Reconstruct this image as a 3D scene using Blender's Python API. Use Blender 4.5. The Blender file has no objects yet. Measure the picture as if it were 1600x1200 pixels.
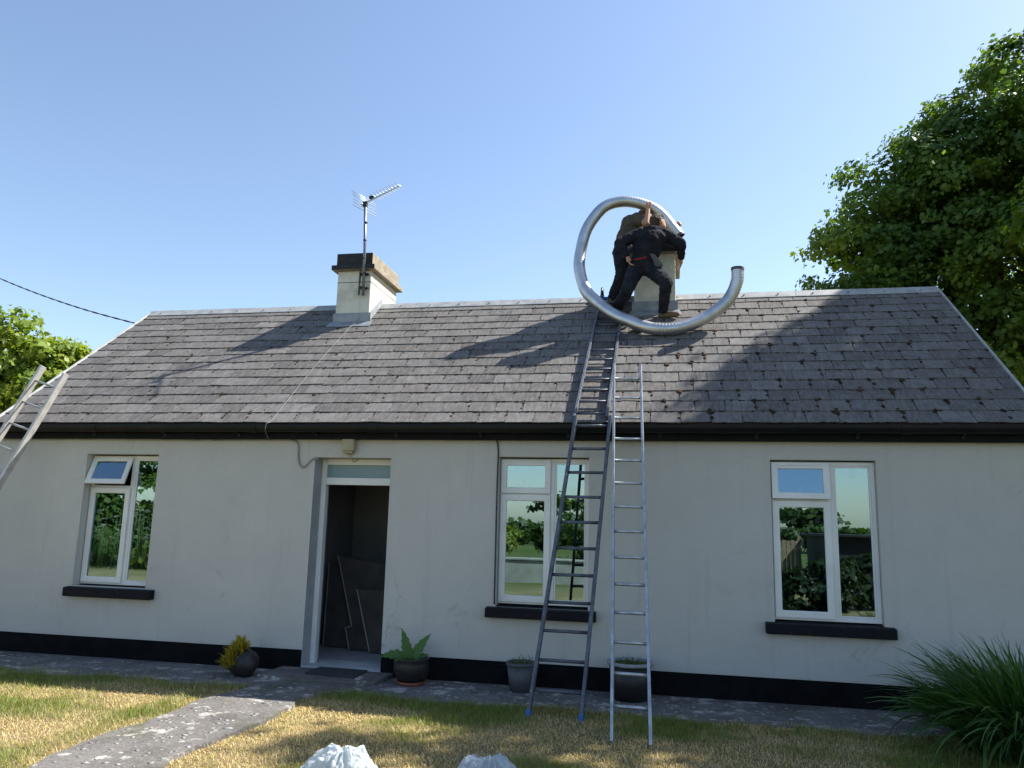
import bpy, bmesh, math, random
import numpy as np
from mathutils import Vector, Matrix, noise as mnoise
random.seed(7); rng = np.random.default_rng(7)
scene = bpy.context.scene
COL = scene.collection
R = math.radians

# ------------------------------------------------------------------ camera
cam_d = bpy.data.cameras.new('camera'); cam = bpy.data.objects.new('camera', cam_d); COL.objects.link(cam)
CP = Vector((0, -8.05, 1.645)); pit, rol, yaw = R(9.96), R(1.45), R(11.5)
fw = Vector((-math.sin(yaw)*math.cos(pit), math.cos(yaw)*math.cos(pit), math.sin(pit)))
rt = Vector((math.cos(yaw), math.sin(yaw), 0)); up = rt.cross(fw)
r2 = rt*math.cos(rol) + up*math.sin(rol); u2 = -rt*math.sin(rol) + up*math.cos(rol)
M = Matrix((r2, u2, -fw)).transposed().to_4x4(); M.translation = CP
cam.matrix_world = M
cam_d.sensor_width = 36; cam_d.lens = 1215/1600*36; cam_d.clip_start = 0.05; cam_d.clip_end = 2000
scene.camera = cam
# ------------------------------------------------------------------ sky, sun, exposure
w = bpy.data.worlds.new('World'); scene.world = w; w.use_nodes = True
nt = w.node_tree; nt.nodes.clear()
sky = nt.nodes.new('ShaderNodeTexSky'); sky.sky_type = 'NISHITA'; sky.sun_disc = False
SUN_EL, SUN_AZ = 48.5, 60.0            # azimuth clockwise from +Y
sky.sun_elevation = R(SUN_EL); sky.sun_rotation = R(SUN_AZ)
sky.air_density = 1.0; sky.dust_density = 0.7; sky.ozone_density = 1.0
bg = nt.nodes.new('ShaderNodeBackground'); bg.inputs[1].default_value = 0.10
ow = nt.nodes.new('ShaderNodeOutputWorld')
nt.links.new(sky.outputs[0], bg.inputs[0]); nt.links.new(bg.outputs[0], ow.inputs[0])
sd = bpy.data.lights.new('sun', 'SUN'); sd.energy = 5.0; sd.angle = R(0.53); sd.color = (1, .95, .86)
sun = bpy.data.objects.new('sun', sd); COL.objects.link(sun)
sdir = Vector((math.sin(R(SUN_AZ))*math.cos(R(SUN_EL)), math.cos(R(SUN_AZ))*math.cos(R(SUN_EL)), math.sin(R(SUN_EL))))
sun.rotation_euler = sdir.to_track_quat('Z', 'Y').to_euler(); sun.location = (20, 12, 26)
scene.view_settings.view_transform = 'Standard'; scene.view_settings.look = 'None'
scene.view_settings.exposure = 1.22; scene.view_settings.gamma = 1.0
scene.view_settings.use_curve_mapping = False

# ------------------------------------------------------------------ helpers
def tag(o, label=None, cat=None, group=None, kind=None):
    if label: o['label'] = label
    if cat: o['category'] = cat
    if group: o['group'] = group
    if kind: o['kind'] = kind
    return o
def empty(name, loc, label=None, cat=None, group=None):
    o = bpy.data.objects.new(name, None); COL.objects.link(o); o.location = loc; o.empty_display_size = .1
    return tag(o, label, cat, group)
def base(p):
    v = Vector((0, 0, 0))
    while p is not None: v = v + p.location; p = p.parent
    return v
class MB:
    def __init__(s): s.v = []; s.f = []; s.m = []; s.sm = []
    def add(s, vs, fs, mi=0, smooth=False):
        k = len(s.v); s.v += [tuple(v) for v in vs]
        for f in fs: s.f.append(tuple(i+k for i in f)); s.m.append(mi); s.sm.append(smooth)
        return s
    def box(s, x0, x1, y0, y1, z0, z1, mi=0):
        return s.add([(x0,y0,z0),(x1,y0,z0),(x1,y1,z0),(x0,y1,z0),(x0,y0,z1),(x1,y0,z1),(x1,y1,z1),(x0,y1,z1)],
            [(0,3,2,1),(4,5,6,7),(0,1,5,4),(1,2,6,5),(2,3,7,6),(3,0,4,7)], mi)
    def bar(s, a, b, w, h, upv=(0,0,1), mi=0):           # rectangular bar a->b, w across, h along upv
        a, b = Vector(a), Vector(b); d = (b-a).normalized(); sx = d.cross(Vector(upv)).normalized(); uz = sx.cross(d)
        P = [p + sx*i*w/2 + uz*j*h/2 for p in (a, b) for i, j in ((-1,-1),(1,-1),(1,1),(-1,1))]
        return s.add(P, [(0,1,2,3),(7,6,5,4),(0,4,5,1),(1,5,6,2),(2,6,7,3),(3,7,4,0)], mi)
    def tube(s, pts, rad, seg=10, mi=0, caps=True, smooth=True):
        pts = [Vector(p) for p in pts]; n = len(pts); k = len(s.v)
        rad = rad if isinstance(rad, (list, tuple)) else [rad]*n
        t = (pts[1]-pts[0]).normalized(); nx = t.orthogonal().normalized()
        for i, p in enumerate(pts):
            t2 = (pts[min(i+1, n-1)] - pts[max(i-1, 0)]).normalized()
            nx = (nx - t2*nx.dot(t2)).normalized(); ny = t2.cross(nx)
            for j in range(seg):
                a = 2*math.pi*j/seg; s.v.append(tuple(p + (nx*math.cos(a)+ny*math.sin(a))*rad[i]))
        for i in range(n-1):
            for j in range(seg):
                s.f.append((k+i*seg+j, k+i*seg+(j+1) % seg, k+(i+1)*seg+(j+1) % seg, k+(i+1)*seg+j)); s.m.append(mi); s.sm.append(smooth)
        if caps:
            s.f.append(tuple(k+j for j in reversed(range(seg)))); s.m.append(mi); s.sm.append(False)
            s.f.append(tuple(k+(n-1)*seg+j for j in range(seg))); s.m.append(mi); s.sm.append(False)
        return s
    def lathe(s, c, prof, seg=28, mi=0, wob=0.0, axis=None):
        c = Vector(c); k = len(s.v); n = len(prof)
        q = Vector((0,0,1)).rotation_difference(Vector(axis).normalized()) if axis else None
        for i, (r, z) in enumerate(prof):
            for j in range(seg):
                a = 2*math.pi*j/seg; rr = r*(1+wob*math.sin(3*a+i))
                p = Vector((rr*math.cos(a), rr*math.sin(a), z))
                if q: p = q @ p
                s.v.append(tuple(c+p))
        for i in range(n-1):
            for j in range(seg):
                s.f.append((k+i*seg+j, k+i*seg+(j+1) % seg, k+(i+1)*seg+(j+1) % seg, k+(i+1)*seg+j)); s.m.append(mi); s.sm.append(True)
        return s
    def prism(s, poly, y0, y1, mi=0):                    # polygon in xz, extruded along y
        n = len(poly); vs = [(x, y0, z) for x, z in poly] + [(x, y1, z) for x, z in poly]
        fs = [tuple(range(n)), tuple(reversed(range(n, 2*n)))] + [(i, n+i, n+(i+1) % n, (i+1) % n) for i in range(n)]
        return s.add(vs, fs, mi)
    def slab(s, poly, z0, z1, mi=0):                     # polygon in xy (ccw), extruded in z
        n = len(poly); vs = [(x, y, z0) for x, y in poly] + [(x, y, z1) for x, y in poly]
        fs = [tuple(reversed(range(n))), tuple(range(n, 2*n))] + [(i, (i+1) % n, n+(i+1) % n, n+i) for i in range(n)]
        return s.add(vs, fs, mi)
    def ring(s, x0, x1, z0, z1, wd, y0, y1, mi=0):       # mitred rectangular frame facing -y
        o = [(x0,z0),(x1,z0),(x1,z1),(x0,z1)]; i_ = [(x0+wd,z0+wd),(x1-wd,z0+wd),(x1-wd,z1-wd),(x0+wd,z1-wd)]
        vs = [(x,y0,z) for x,z in o]+[(x,y0,z) for x,z in i_]+[(x,y1,z) for x,z in o]+[(x,y1,z) for x,z in i_]
        fs = []
        for a in range(4):
            b = (a+1) % 4
            fs += [(a,b,4+b,4+a),(8+b,8+a,12+a,12+b),(a,8+a,8+b,b),(4+a,4+b,12+b,12+a)]
        return s.add(vs, fs, mi)
    def xform(s, fn): s.v = [tuple(fn(Vector(v))) for v in s.v]; return s
    def build(s, name, mats, parent=None, bevel=0, seg=2):
        me = bpy.data.meshes.new(name); b = base(parent)
        me.from_pydata([(v[0]-b.x, v[1]-b.y, v[2]-b.z) for v in s.v], [], s.f)
        for m in (mats if isinstance(mats, (list, tuple)) else [mats]): me.materials.append(m)
        me.polygons.foreach_set('material_index', s.m); me.polygons.foreach_set('use_smooth', s.sm); me.update()
        bm = bmesh.new(); bm.from_mesh(me); bmesh.ops.recalc_face_normals(bm, faces=bm.faces); bm.to_mesh(me); bm.free()
        o = bpy.data.objects.new(name, me); COL.objects.link(o); o.parent = parent
        if bevel:
            md = o.modifiers.new('bevel', 'BEVEL'); md.width = bevel; md.segments = seg; md.limit_method = 'ANGLE'; md.angle_limit = R(40)
        return o
def np_mesh(name, V, F, mats, parent=None, attr=None, smooth=False):
    """V (n,3) world, F (m,k) faces of equal size, attr optional (n,3) colours"""
    me = bpy.data.meshes.new(name); b = base(parent); V = V - np.array(b)
    m, k = F.shape
    me.vertices.add(len(V)); me.vertices.foreach_set('co', V.astype(np.float32).ravel())
    me.loops.add(m*k); me.loops.foreach_set('vertex_index', F.astype(np.int32).ravel())
    me.polygons.add(m); me.polygons.foreach_set('loop_start', np.arange(0, m*k, k, dtype=np.int32))
    me.polygons.foreach_set('loop_total', np.full(m, k, dtype=np.int32))
    if smooth: me.polygons.foreach_set('use_smooth', np.ones(m, dtype=bool))
    me.update(calc_edges=True)
    if attr is not None:
        a = me.color_attributes.new('tint', 'FLOAT_COLOR', 'POINT')
        a.data.foreach_set('color', np.c_[attr, np.ones(len(attr))].astype(np.float32).ravel())
    for mm in (mats if isinstance(mats, (list, tuple)) else [mats]): me.materials.append(mm)
    me.validate()
    o = bpy.data.objects.new(name, me); COL.objects.link(o); o.parent = parent
    return o

# ------------------------------------------------------------------ materials
class NT:
    def __init__(s, name):
        s.mat = bpy.data.materials.new(name); s.mat.use_nodes = True; s.t = s.mat.node_tree; s.t.nodes.clear()
        s.out = s.n('OutputMaterial'); s.geo = s.n('NewGeometry')
    def n(s, typ, **kw):
        nd = s.t.nodes.new('ShaderNode'+typ)
        for k, v in kw.items(): setattr(nd, k, v)
        return nd
    def l(s, a, b): s.t.links.new(a, b)
    def noise(s, scale, detail=5, rough=.55, vec=None, dist=0):
        nd = s.n('TexNoise'); nd.inputs['Scale'].default_value = scale; nd.inputs['Detail'].default_value = detail
        nd.inputs['Roughness'].default_value = rough; nd.inputs['Distortion'].default_value = dist
        s.l(vec or s.geo.outputs['Position'], nd.inputs['Vector']); return nd.outputs['Fac']
    def scaled(s, sc):
        nd = s.n('VectorMath', operation='MULTIPLY'); s.l(s.geo.outputs['Position'], nd.inputs[0]); nd.inputs[1].default_value = sc
        return nd.outputs[0]
    def ramp(s, fac, lo, hi, a=0., b=1.):
        nd = s.n('MapRange'); nd.inputs[1].default_value = lo; nd.inputs[2].default_value = hi
        nd.inputs[3].default_value = a; nd.inputs[4].default_value = b; s.l(fac, nd.inputs[0]); return nd.outputs[0]
    def mix(s, fac, a, b, mode='MIX'):
        nd = s.n('Mix', data_type='RGBA', blend_type=mode)
        if isinstance(fac, (int, float)): nd.inputs[0].default_value = fac
        else: s.l(fac, nd.inputs[0])
        for q, i in ((a, 6), (b, 7)):
            if isinstance(q, tuple): nd.inputs[i].default_value = (*q, 1)
            else: s.l(q, nd.inputs[i])
        return nd.outputs[2]
    def math(s, op, a, b=0.):
        nd = s.n('Math', operation=op)
        for q, i in ((a, 0), (b, 1)):
            if isinstance(q, (int, float)): nd.inputs[i].default_value = q
            else: s.l(q, nd.inputs[i])
        return nd.outputs[0]
    def bump(s, h, strength=.3, dist=.01):
        nd = s.n('Bump'); nd.inputs['Strength'].default_value = strength; nd.inputs['Distance'].default_value = dist
        s.l(h, nd.inputs['Height']); return nd.outputs[0]
    def pbr(s, col, rough=.6, metal=0., bump=None, spec=.5):
        p = s.n('BsdfPrincipled')
        if isinstance(col, tuple): p.inputs['Base Color'].default_value = (*col, 1)
        else: s.l(col, p.inputs['Base Color'])
        if isinstance(rough, (int, float)): p.inputs['Roughness'].default_value = rough
        else: s.l(rough, p.inputs['Roughness'])
        p.inputs['Metallic'].default_value = metal; p.inputs['Specular IOR Level'].default_value = spec
        if bump is not None: s.l(bump, p.inputs['Normal'])
        s.l(p.outputs[0], s.out.inputs[0]); return s.mat
def pm(name, c1, c2, scale=6, rough=.6, metal=0., bump=.15, bdist=.004, bscale=None, spec=.4, lo=.35, hi=.65):
    t = NT(name); f = t.ramp(t.noise(scale), lo, hi)
    b = t.bump(t.noise(bscale or scale*6, 6), bump, bdist) if bump else None
    return t.pbr(t.mix(f, c1, c2), rough, metal, b, spec)

def mat_wall():
    t = NT('painted_render')
    big = t.ramp(t.noise(.8, 4), .3, .7); mid = t.ramp(t.noise(5, 6, .65), .3, .7)
    c = t.mix(big, (.455,.445,.415), (.515,.505,.47)); c = t.mix(t.math('MULTIPLY', mid, .25), c, (.40,.392,.368))
    smut = t.ramp(t.noise(2.6, 8, .72, dist=.6), .60, .76)
    sp = t.n('SeparateXYZ'); t.l(t.geo.outputs['Position'], sp.inputs[0])
    low = t.ramp(sp.outputs[2], 1.2, .2, .25, .9)
    c = t.mix(t.math('MULTIPLY', smut, low), c, (.20,.20,.18))
    chips = t.ramp(t.noise(14, 3, .5), .77, .79)
    c = t.mix(t.math('MULTIPLY', chips, .3), c, (.24,.23,.21))
    drip = t.ramp(t.noise(1, 5, .6, vec=t.scaled((9, 9, .55))), .56, .74)
    c = t.mix(t.math('MULTIPLY', drip, .22), c, (.29,.28,.25))
    vo = t.n('TexVoronoi', feature='DISTANCE_TO_EDGE'); vo.inputs['Scale'].default_value = .75
    wv = t.n('VectorMath', operation='ADD'); nz = t.n('TexNoise'); nz.inputs['Scale'].default_value = 5; t.l(t.geo.outputs['Position'], nz.inputs['Vector'])
    t.l(t.geo.outputs['Position'], wv.inputs[0]); sc_ = t.n('VectorMath', operation='SCALE'); sc_.inputs[3].default_value = .22; t.l(nz.outputs['Color'], sc_.inputs[0]); t.l(sc_.outputs[0], wv.inputs[1]); t.l(wv.outputs[0], vo.inputs['Vector'])
    crack = t.math('MULTIPLY', t.ramp(vo.outputs['Distance'], .0035, .0012), t.ramp(t.noise(.9, 2), .56, .63))
    c = t.mix(t.math('MULTIPLY', crack, .35), c, (.16,.155,.14))
    h = t.math('ADD', t.math('MULTIPLY', t.noise(3.2, 3), 1.6), t.math('MULTIPLY', t.noise(90, 5), .16))
    return t.pbr(c, .85, 0, t.bump(h, .5, .02), .25)
def mat_slate():
    t = NT('weathered_slate')
    oi = t.n('ObjectInfo'); rnd = t.math('FRACT', t.math('ADD', oi.outputs['Random'], t.geo.outputs['Random Per Island']))
    rnd2 = t.math('FRACT', t.math('MULTIPLY', rnd, 7.31))
    c = t.mix(rnd, (.096,.092,.092), (.190,.183,.180)); c = t.mix(t.math('MULTIPLY', rnd2, .5), c, (.14,.125,.115))
    n1 = t.ramp(t.noise(9, 7, .7), .3, .72); c = t.mix(t.math('MULTIPLY', n1, .65), c, (.06,.055,.052))
    st = t.noise(1, 6, .65, vec=t.scaled((38, 7, 7))); c = t.mix(t.math('MULTIPLY', t.ramp(st, .45, .75), .35), c, (.33,.32,.31))
    area = t.ramp(t.noise(.55, 2), .45, .65); lich = t.ramp(t.noise(26, 5, .7), .60, .70)
    c = t.mix(t.math('MULTIPLY', t.math('MULTIPLY', lich, area), .8), c, (.50,.50,.47))
    dots = t.ramp(t.noise(48, 2, .5), .70, .74); c = t.mix(t.math('MULTIPLY', dots, .6), c, (.45,.45,.42))
    rust = t.ramp(t.noise(3.1, 6, .75), .62, .74); c = t.mix(t.math('MULTIPLY', rust, .55), c, (.10,.062,.04))
    return t.pbr(c, .78, 0, t.bump(t.noise(60, 6, .7), .45, .004), .12)
def mat_glass():
    t = NT('window_glass'); tr = t.n('BsdfTransparent'); tr.inputs[0].default_value = (.62,.68,.68,1)
    gl = t.n('BsdfGlossy'); gl.inputs['Roughness'].default_value = .0; gl.inputs[0].default_value = (.62,.86,.97,1)
    t.l(t.bump(t.noise(1.7, 1), .012, .05), gl.inputs['Normal'])
    fr = t.n('Fresnel'); fr.inputs[0].default_value = 1.5
    fac = t.math('ADD', t.math('MULTIPLY', fr.outputs[0], 1.2), .27)
    m = t.n('MixShader'); t.l(fac, m.inputs[0]); t.l(tr.outputs[0], m.inputs[1]); t.l(gl.outputs[0], m.inputs[2])
    sm = t.n('BsdfDiffuse'); sm.inputs[0].default_value = (.5,.52,.52,1)      # dried smears on the pane
    m2 = t.n('MixShader'); t.l(t.math('MULTIPLY', t.ramp(t.noise(4.5, 8, .75, dist=1.2),   .57, .75), .24), m2.inputs[0])
    t.l(m.outputs[0], m2.inputs[1]); t.l(sm.outputs[0], m2.inputs[2]); t.l(m2.outputs[0], t.out.inputs[0]); return t.mat
def mat_leaf(name, trans=.45, gloss=.35):
    t = NT(name); at = t.n('VertexColor'); at.layer_name = 'tint'
    p = t.n('BsdfPrincipled'); t.l(at.outputs[0], p.inputs['Base Color']); p.inputs['Roughness'].default_value = .5
    p.inputs['Specular IOR Level'].default_value = gloss
    tl = t.n('BsdfTranslucent'); t.l(t.mix(1., at.outputs[0], (1.5,1.45,.5), 'MULTIPLY'), tl.inputs[0])
    m = t.n('MixShader'); m.inputs[0].default_value = trans
    t.l(p.outputs[0], m.inputs[1]); t.l(tl.outputs[0], m.inputs[2]); t.l(m.outputs[0], t.out.inputs[0]); return t.mat
def mat_concrete(name, c1, c2, peb=.6):
    t = NT(name); f = t.ramp(t.noise(2.2, 7, .7), .35, .65); c = t.mix(f, c1, c2)
    v = t.n('TexVoronoi'); v.inputs['Scale'].default_value = 26; t.l(t.geo.outputs['Position'], v.inputs['Vector'])
    c = t.mix(t.math('MULTIPLY', t.ramp(v.outputs['Distance'], .32, .18), peb*.5), c, (.33,.32,.30))
    c = t.mix(t.math('MULTIPLY', t.ramp(t.noise(60, 4, .7), .5, .7), .5), c, (.06,.055,.05))
    c = t.mix(t.math('MULTIPLY', t.ramp(t.noise(1.3, 6, .7), .56, .66), .6), c, (.075,.08,.035))
    c = t.mix(t.math('MULTIPLY', t.ramp(t.noise(4.5, 5, .6), .58, .63), .75), c, (.45,.43,.40))
    c = t.mix(t.math('MULTIPLY', t.ramp(t.noise(3.1, 7, .7, dist=.8), .52, .64), .65), c, (.085,.078,.07))
    h = t.math('ADD', t.math('MULTIPLY', v.outputs['Distance'], -.5), t.noise(35, 6, .7))
    return t.pbr(c, .9, 0, t.bump(h, .8, .012), .2)
def mat_lawn():
    t = NT('dry_lawn_soil'); f = t.ramp(t.noise(.9, 6, .65), .40, .60); c = t.mix(f, (.21,.20,.075), (.42,.34,.19))
    c = t.mix(t.ramp(t.noise(40, 5, .7), .35, .7), c, (.20,.155,.085))
    far = t.n('SeparateXYZ'); t.l(t.geo.outputs['Position'], far.inputs[0])
    c = t.mix(t.ramp(far.outputs[1], -9, -14), c, t.mix(t.ramp(t.noise(.35, 5), .4, .6), (.07,.10,.025), (.11,.125,.045)))
    return t.pbr(c, .95, 0, t.bump(t.noise(70, 6, .75), 1., .03), .1)
def mat_ladder(name, base_c, grime, splash, metal, rough):
    t = NT(name); c = t.mix(t.ramp(t.noise(11, 6, .7), .38, .66), base_c, grime)
    c = t.mix(t.math('MULTIPLY', t.ramp(t.noise(30, 5, .75), .60, .68), .8), c, splash)
    return t.pbr(c, rough, metal, t.bump(t.noise(70, 4), .15, .002), .4)
def mat_cloth(name, c1, c2):
    t = NT(name); c = t.mix(t.ramp(t.noise(9, 5, .6), .35, .65), c1, c2)
    p = t.pbr(c, .95, 0, t.bump(t.math('ADD', t.noise(16, 3), t.math('MULTIPLY', t.noise(240, 2), .2)), .5, .012), .15)
    return p
def mat_polythene():
    t = NT('crumpled_polythene'); p = t.n('BsdfPrincipled'); p.inputs['Base Color'].default_value = (.82,.87,.90,1)
    p.inputs['Roughness'].default_value = .2; p.inputs['Specular IOR Level'].default_value = .8
    t.l(t.bump(t.noise(14, 6, .6, dist=1.5), .9, .03), p.inputs['Normal'])
    tr = t.n('BsdfTransparent'); tr.inputs[0].default_value = (.9,.95,1,1); tl = t.n('BsdfTranslucent'); tl.inputs[0].default_value = (.6,.7,.76,1)
    a = t.n('MixShader'); a.inputs[0].default_value = .4; t.l(p.outputs[0], a.inputs[1]); t.l(tl.outputs[0], a.inputs[2])
    m = t.n('MixShader'); t.l(t.ramp(t.noise(5, 4), .35, .7, .08, .5), m.inputs[0]); t.l(a.outputs[0], m.inputs[1]); t.l(tr.outputs[0], m.inputs[2])
    t.l(m.outputs[0], t.out.inputs[0]); return t.mat

WALL, SLATE, GLASS = mat_wall(), mat_slate(), mat_glass()
PLINTH = pm('black_masonry_paint', (.004,.0045,.006), (.009,.0095,.011), 5, .8, bump=.4, bdist=.006, bscale=14, spec=.08)
UPVC = pm('white_upvc', (.74,.74,.72), (.66,.66,.63), 3, .35, bump=.02)
FROST = pm('frosted_fanlight', (.16,.25,.28), (.19,.28,.31), 2, .25, bump=.2, bscale=60)
SILLM = pm('chipped_black_sill_paint', (.007,.008,.012), (.05,.052,.055), 13, .6, bump=.3, lo=.6, hi=.85, spec=.15)
GUT = pm('black_gutter_plastic', (.006,.0065,.008), (.012,.0125,.014), 3, .42, bump=.06, spec=.2)
FASC = pm('black_fascia_paint', (.004,.004,.005), (.008,.008,.009), 6, .6, spec=.1)
RIDGE = pm('galvanised_ridge', (.36,.37,.375), (.24,.25,.255), 7, .6, metal=.15, bump=.2)
CEMENT = pm('grey_verge_cement', (.42,.43,.43), (.30,.31,.31), 7, .8, bump=.4)
CHIM = pm('stained_cream_render', (.64,.62,.54), (.44,.42,.35), 4.5, .88, bump=.5, bdist=.012, lo=.42, hi=.72)
CAPB = pm('flaking_black_cap_paint', (.015,.016,.02), (.05,.048,.045), 9, .7, bump=.4, lo=.5, hi=.8)
CAPC = pm('sunlit_tan_concrete', (.30,.26,.19), (.20,.17,.13), 9, .9, bump=.5)
LEAD = pm('lead_flashing', (.20,.225,.25), (.31,.33,.35), 8, .55, metal=.2, bump=.3, bdist=.01, bscale=12)
DARKIN = pm('dim_interior_plaster', (.26,.27,.285), (.21,.22,.23), 2, .9)
FLOORIN = pm('dusty_screed', (.50,.51,.52), (.38,.39,.40), 4, .9)
BOARD = pm('dark_board_face', (.055,.05,.047), (.085,.078,.072), 5, .8)
BEDGE = pm('pale_board_edge', (.42,.41,.39), (.33,.32,.30), 20, .9)
GREYM = pm('grey_reveal_paint', (.36,.38,.40), (.30,.32,.34), 5, .8)
ALU = mat_ladder('worn_aluminium', (.50,.52,.54), (.30,.32,.34), (.66,.66,.64), .75, .42)
ALUD = mat_ladder('dirty_painted_aluminium', (.115,.13,.16), (.06,.066,.085), (.40,.42,.44), .35, .5)
ALUW = mat_ladder('weathered_ladder', (.60,.585,.56), (.42,.41,.39), (.70,.69,.67), .35, .55)
BLUEP = pm('blue_plastic', (.015,.10,.34), (.02,.13,.40), 20, .5)
STEEL = pm('corrugated_stainless', (.58,.59,.60), (.44,.45,.46), 6, .42, metal=1., bump=.25, bdist=.006, bscale=9)
STEELIN = pm('liner_inside', (.10,.10,.10), (.06,.06,.06), 8, .6, metal=.5)
MAST = pm('dull_mast_steel', (.22,.25,.29), (.15,.17,.20), 12, .45, metal=.6)
ANTM = pm('antenna_aluminium', (.60,.62,.64), (.48,.5,.52), 12, .4, metal=.6)
BLACKP = pm('black_plastic', (.012,.012,.013), (.022,.022,.022), 9, .45)
GREYP = pm('grey_plastic_pot', (.06,.065,.075), (.085,.09,.10), 7, .6)
RIMP = pm('pale_pot_rim', (.30,.33,.34), (.20,.22,.23), 15, .7)
TERRA = pm('terracotta', (.26,.095,.05), (.18,.07,.04), 10, .85)
SOIL = pm('potting_soil', (.045,.033,.022), (.08,.06,.04), 30, .95, bump=.8, bdist=.02)
BEIGE = pm('aged_beige_plastic', (.40,.36,.22), (.33,.29,.18), 9, .5)
CABLEG = pm('grey_cable', (.30,.30,.28), (.22,.22,.21), 9, .6)
CABLEB = pm('black_cable', (.015,.016,.02), (.05,.055,.06), 30, .5)
CABLEW = pm('pale_cable', (.30,.30,.29), (.24,.24,.23), 9, .6)
MATM = pm('rubber_doormat', (.018,.019,.023), (.05,.052,.058), 45, .9, bump=.9, bdist=.01, bscale=120)
CONC = mat_concrete('pebbly_old_concrete', (.12,.112,.107), (.18,.168,.158))
APRON = mat_concrete('mossy_apron_concrete', (.12,.115,.115), (.19,.18,.175), .8)
LAWN = mat_lawn()
MOSS = pm('roof_moss', (.018,.015,.011), (.066,.042,.023), 5, 1., bump=1., bdist=.01, bscale=90, spec=.1)
PEB = pm('pale_pebbles', (.34,.33,.31), (.16,.155,.15), 9, .85)
LEAF, GRASSM, STRAP = mat_leaf('broad_leaves'), mat_leaf('grass_blades', .3, .2), mat_leaf('strap_leaves', .25, .45)
BARK = pm('grey_bark', (.11,.09,.07), (.065,.055,.045), 9, .95, bump=.9, bdist=.03)
NAVY = mat_cloth('navy_fleece', (.011,.012,.019), (.02,.021,.03))
TROU = mat_cloth('dark_work_trousers', (.010,.012,.019), (.026,.028,.036))
TEE = mat_cloth('charcoal_tee', (.07,.06,.05), (.095,.083,.07))
GREYC = mat_cloth('grey_pocket_canvas', (.11,.11,.105), (.08,.08,.078))
REDC = mat_cloth('red_trim', (.42,.03,.03), (.34,.025,.025))
BOOT = pm('tan_work_boot', (.17,.105,.06), (.10,.065,.04), 14, .8)
SKIN = pm('skin', (.46,.25,.17), (.38,.19,.13), 12, .55, bump=.08)
HAIR = pm('brown_hair', (.06,.036,.02), (.035,.02,.012), 40, .7, bump=.9, bdist=.01, bscale=120)
POLY = mat_polythene()
STONE = pm('field_wall_render', (.36,.35,.31), (.26,.25,.22), 3, .9, bump=.5)
WOOD = pm('weathered_fence_timber', (.34,.24,.16), (.24,.17,.11), 9, .85)
SHEDM = pm('tree_shaded_cladding', (.006,.0065,.007), (.012,.012,.013), 5, .7)  # near-black: tree shade over the shed is put into its colour
WHITEF = pm('white_umbels', (.75,.76,.70), (.6,.62,.55), 20, .8)

# ------------------------------------------------------------------ numeric noise for scattered colour
def vnoise(x, y, seed=0):
    xi, yi = np.floor(x).astype(int), np.floor(y).astype(int); xf, yf = x-xi, y-yi
    def h(a, b):
        n = (a*374761393 + b*668265263 + seed*1442695041) & 0x7fffffff; n = ((n ^ (n >> 13))*1274126177) & 0x7fffffff
        return ((n ^ (n >> 16)) & 0xffff)/65535.
    u, v = xf*xf*(3-2*xf), yf*yf*(3-2*yf)
    return (h(xi,yi)*(1-u)+h(xi+1,yi)*u)*(1-v) + (h(xi,yi+1)*(1-u)+h(xi+1,yi+1)*u)*v
def fbm(x, y, seed=0): return sum(vnoise(x*2**o, y*2**o, seed+o)*.5**o for o in range(4))/1.875

# ------------------------------------------------------------------ ground
g = MB(); NX = 40
g.add([(-400,-400,0),(400,-400,0),(400,400,0),(-400,400,0)], [(0,1,2,3)])
tag(g.build('lawn', LAWN), kind='structure')
h = MB(); seg = 48
hx = np.linspace(-320, 320, seg)
for k, (yy, s) in enumerate(((-240, 0), (-300, 1), (-390, 1.0))):
    for x in hx: h.v.append((x, yy, -.5 + s*(1.6+.7*math.sin(x*.011+1)+.5*math.sin(x*.031))))
for k in range(2):
    for i in range(seg-1): h.f.append((k*seg+i, k*seg+i+1, (k+1)*seg+i+1, (k+1)*seg+i)); h.m.append(0); h.sm.append(True)
tag(h.build('hill', pm('far_field', (.05,.08,.025), (.09,.11,.045), .03, .95, bump=0)), kind='structure')

def wob_edge(xs, y, a, sd): return [(x, y + a*(fbm(np.array([x*1.7]), np.array([3.3]), sd)[0]-.5)) for x in xs]
ap = MB(); xs = np.linspace(-10, 3.6, 90)
ap.slab(wob_edge(xs, -.88, .5, 5) + [(3.6, .05), (-10, .05)], -.05, .022)
tag(ap.build('apron_pavement', APRON), kind='structure')
pth = MB(); ys = np.linspace(-.5, -7.5, 50)
Lf = [(-4.05+.38*(fbm(np.array([y*1.9]), np.array([1.1]), 9)[0]-.5), y) for y in ys]
def rgt(y): return -2.80 - .38*min(1, max(0, (-.55-y)/.6)) - .12*min(1, max(0, (-1.1-y)/2))
Rt = [(rgt(y)+.42*(fbm(np.array([y*1.7]), np.array([7.1]), 3)[0]-.5), y) for y in ys]
pth.slab(list(Lf) + list(reversed(Rt)), -.05, .036)
tag(pth.build('path', CONC), kind='structure')
ds = MB(); ds.slab([(-4.07,-.52),(-3.6,-.60),(-2.85,-.52),(-2.80,-.02),(-4.05,-.02)], -.05, .066)
tag(ds.build('door_slab_pavement', CONC, bevel=.015), kind='structure')

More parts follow.
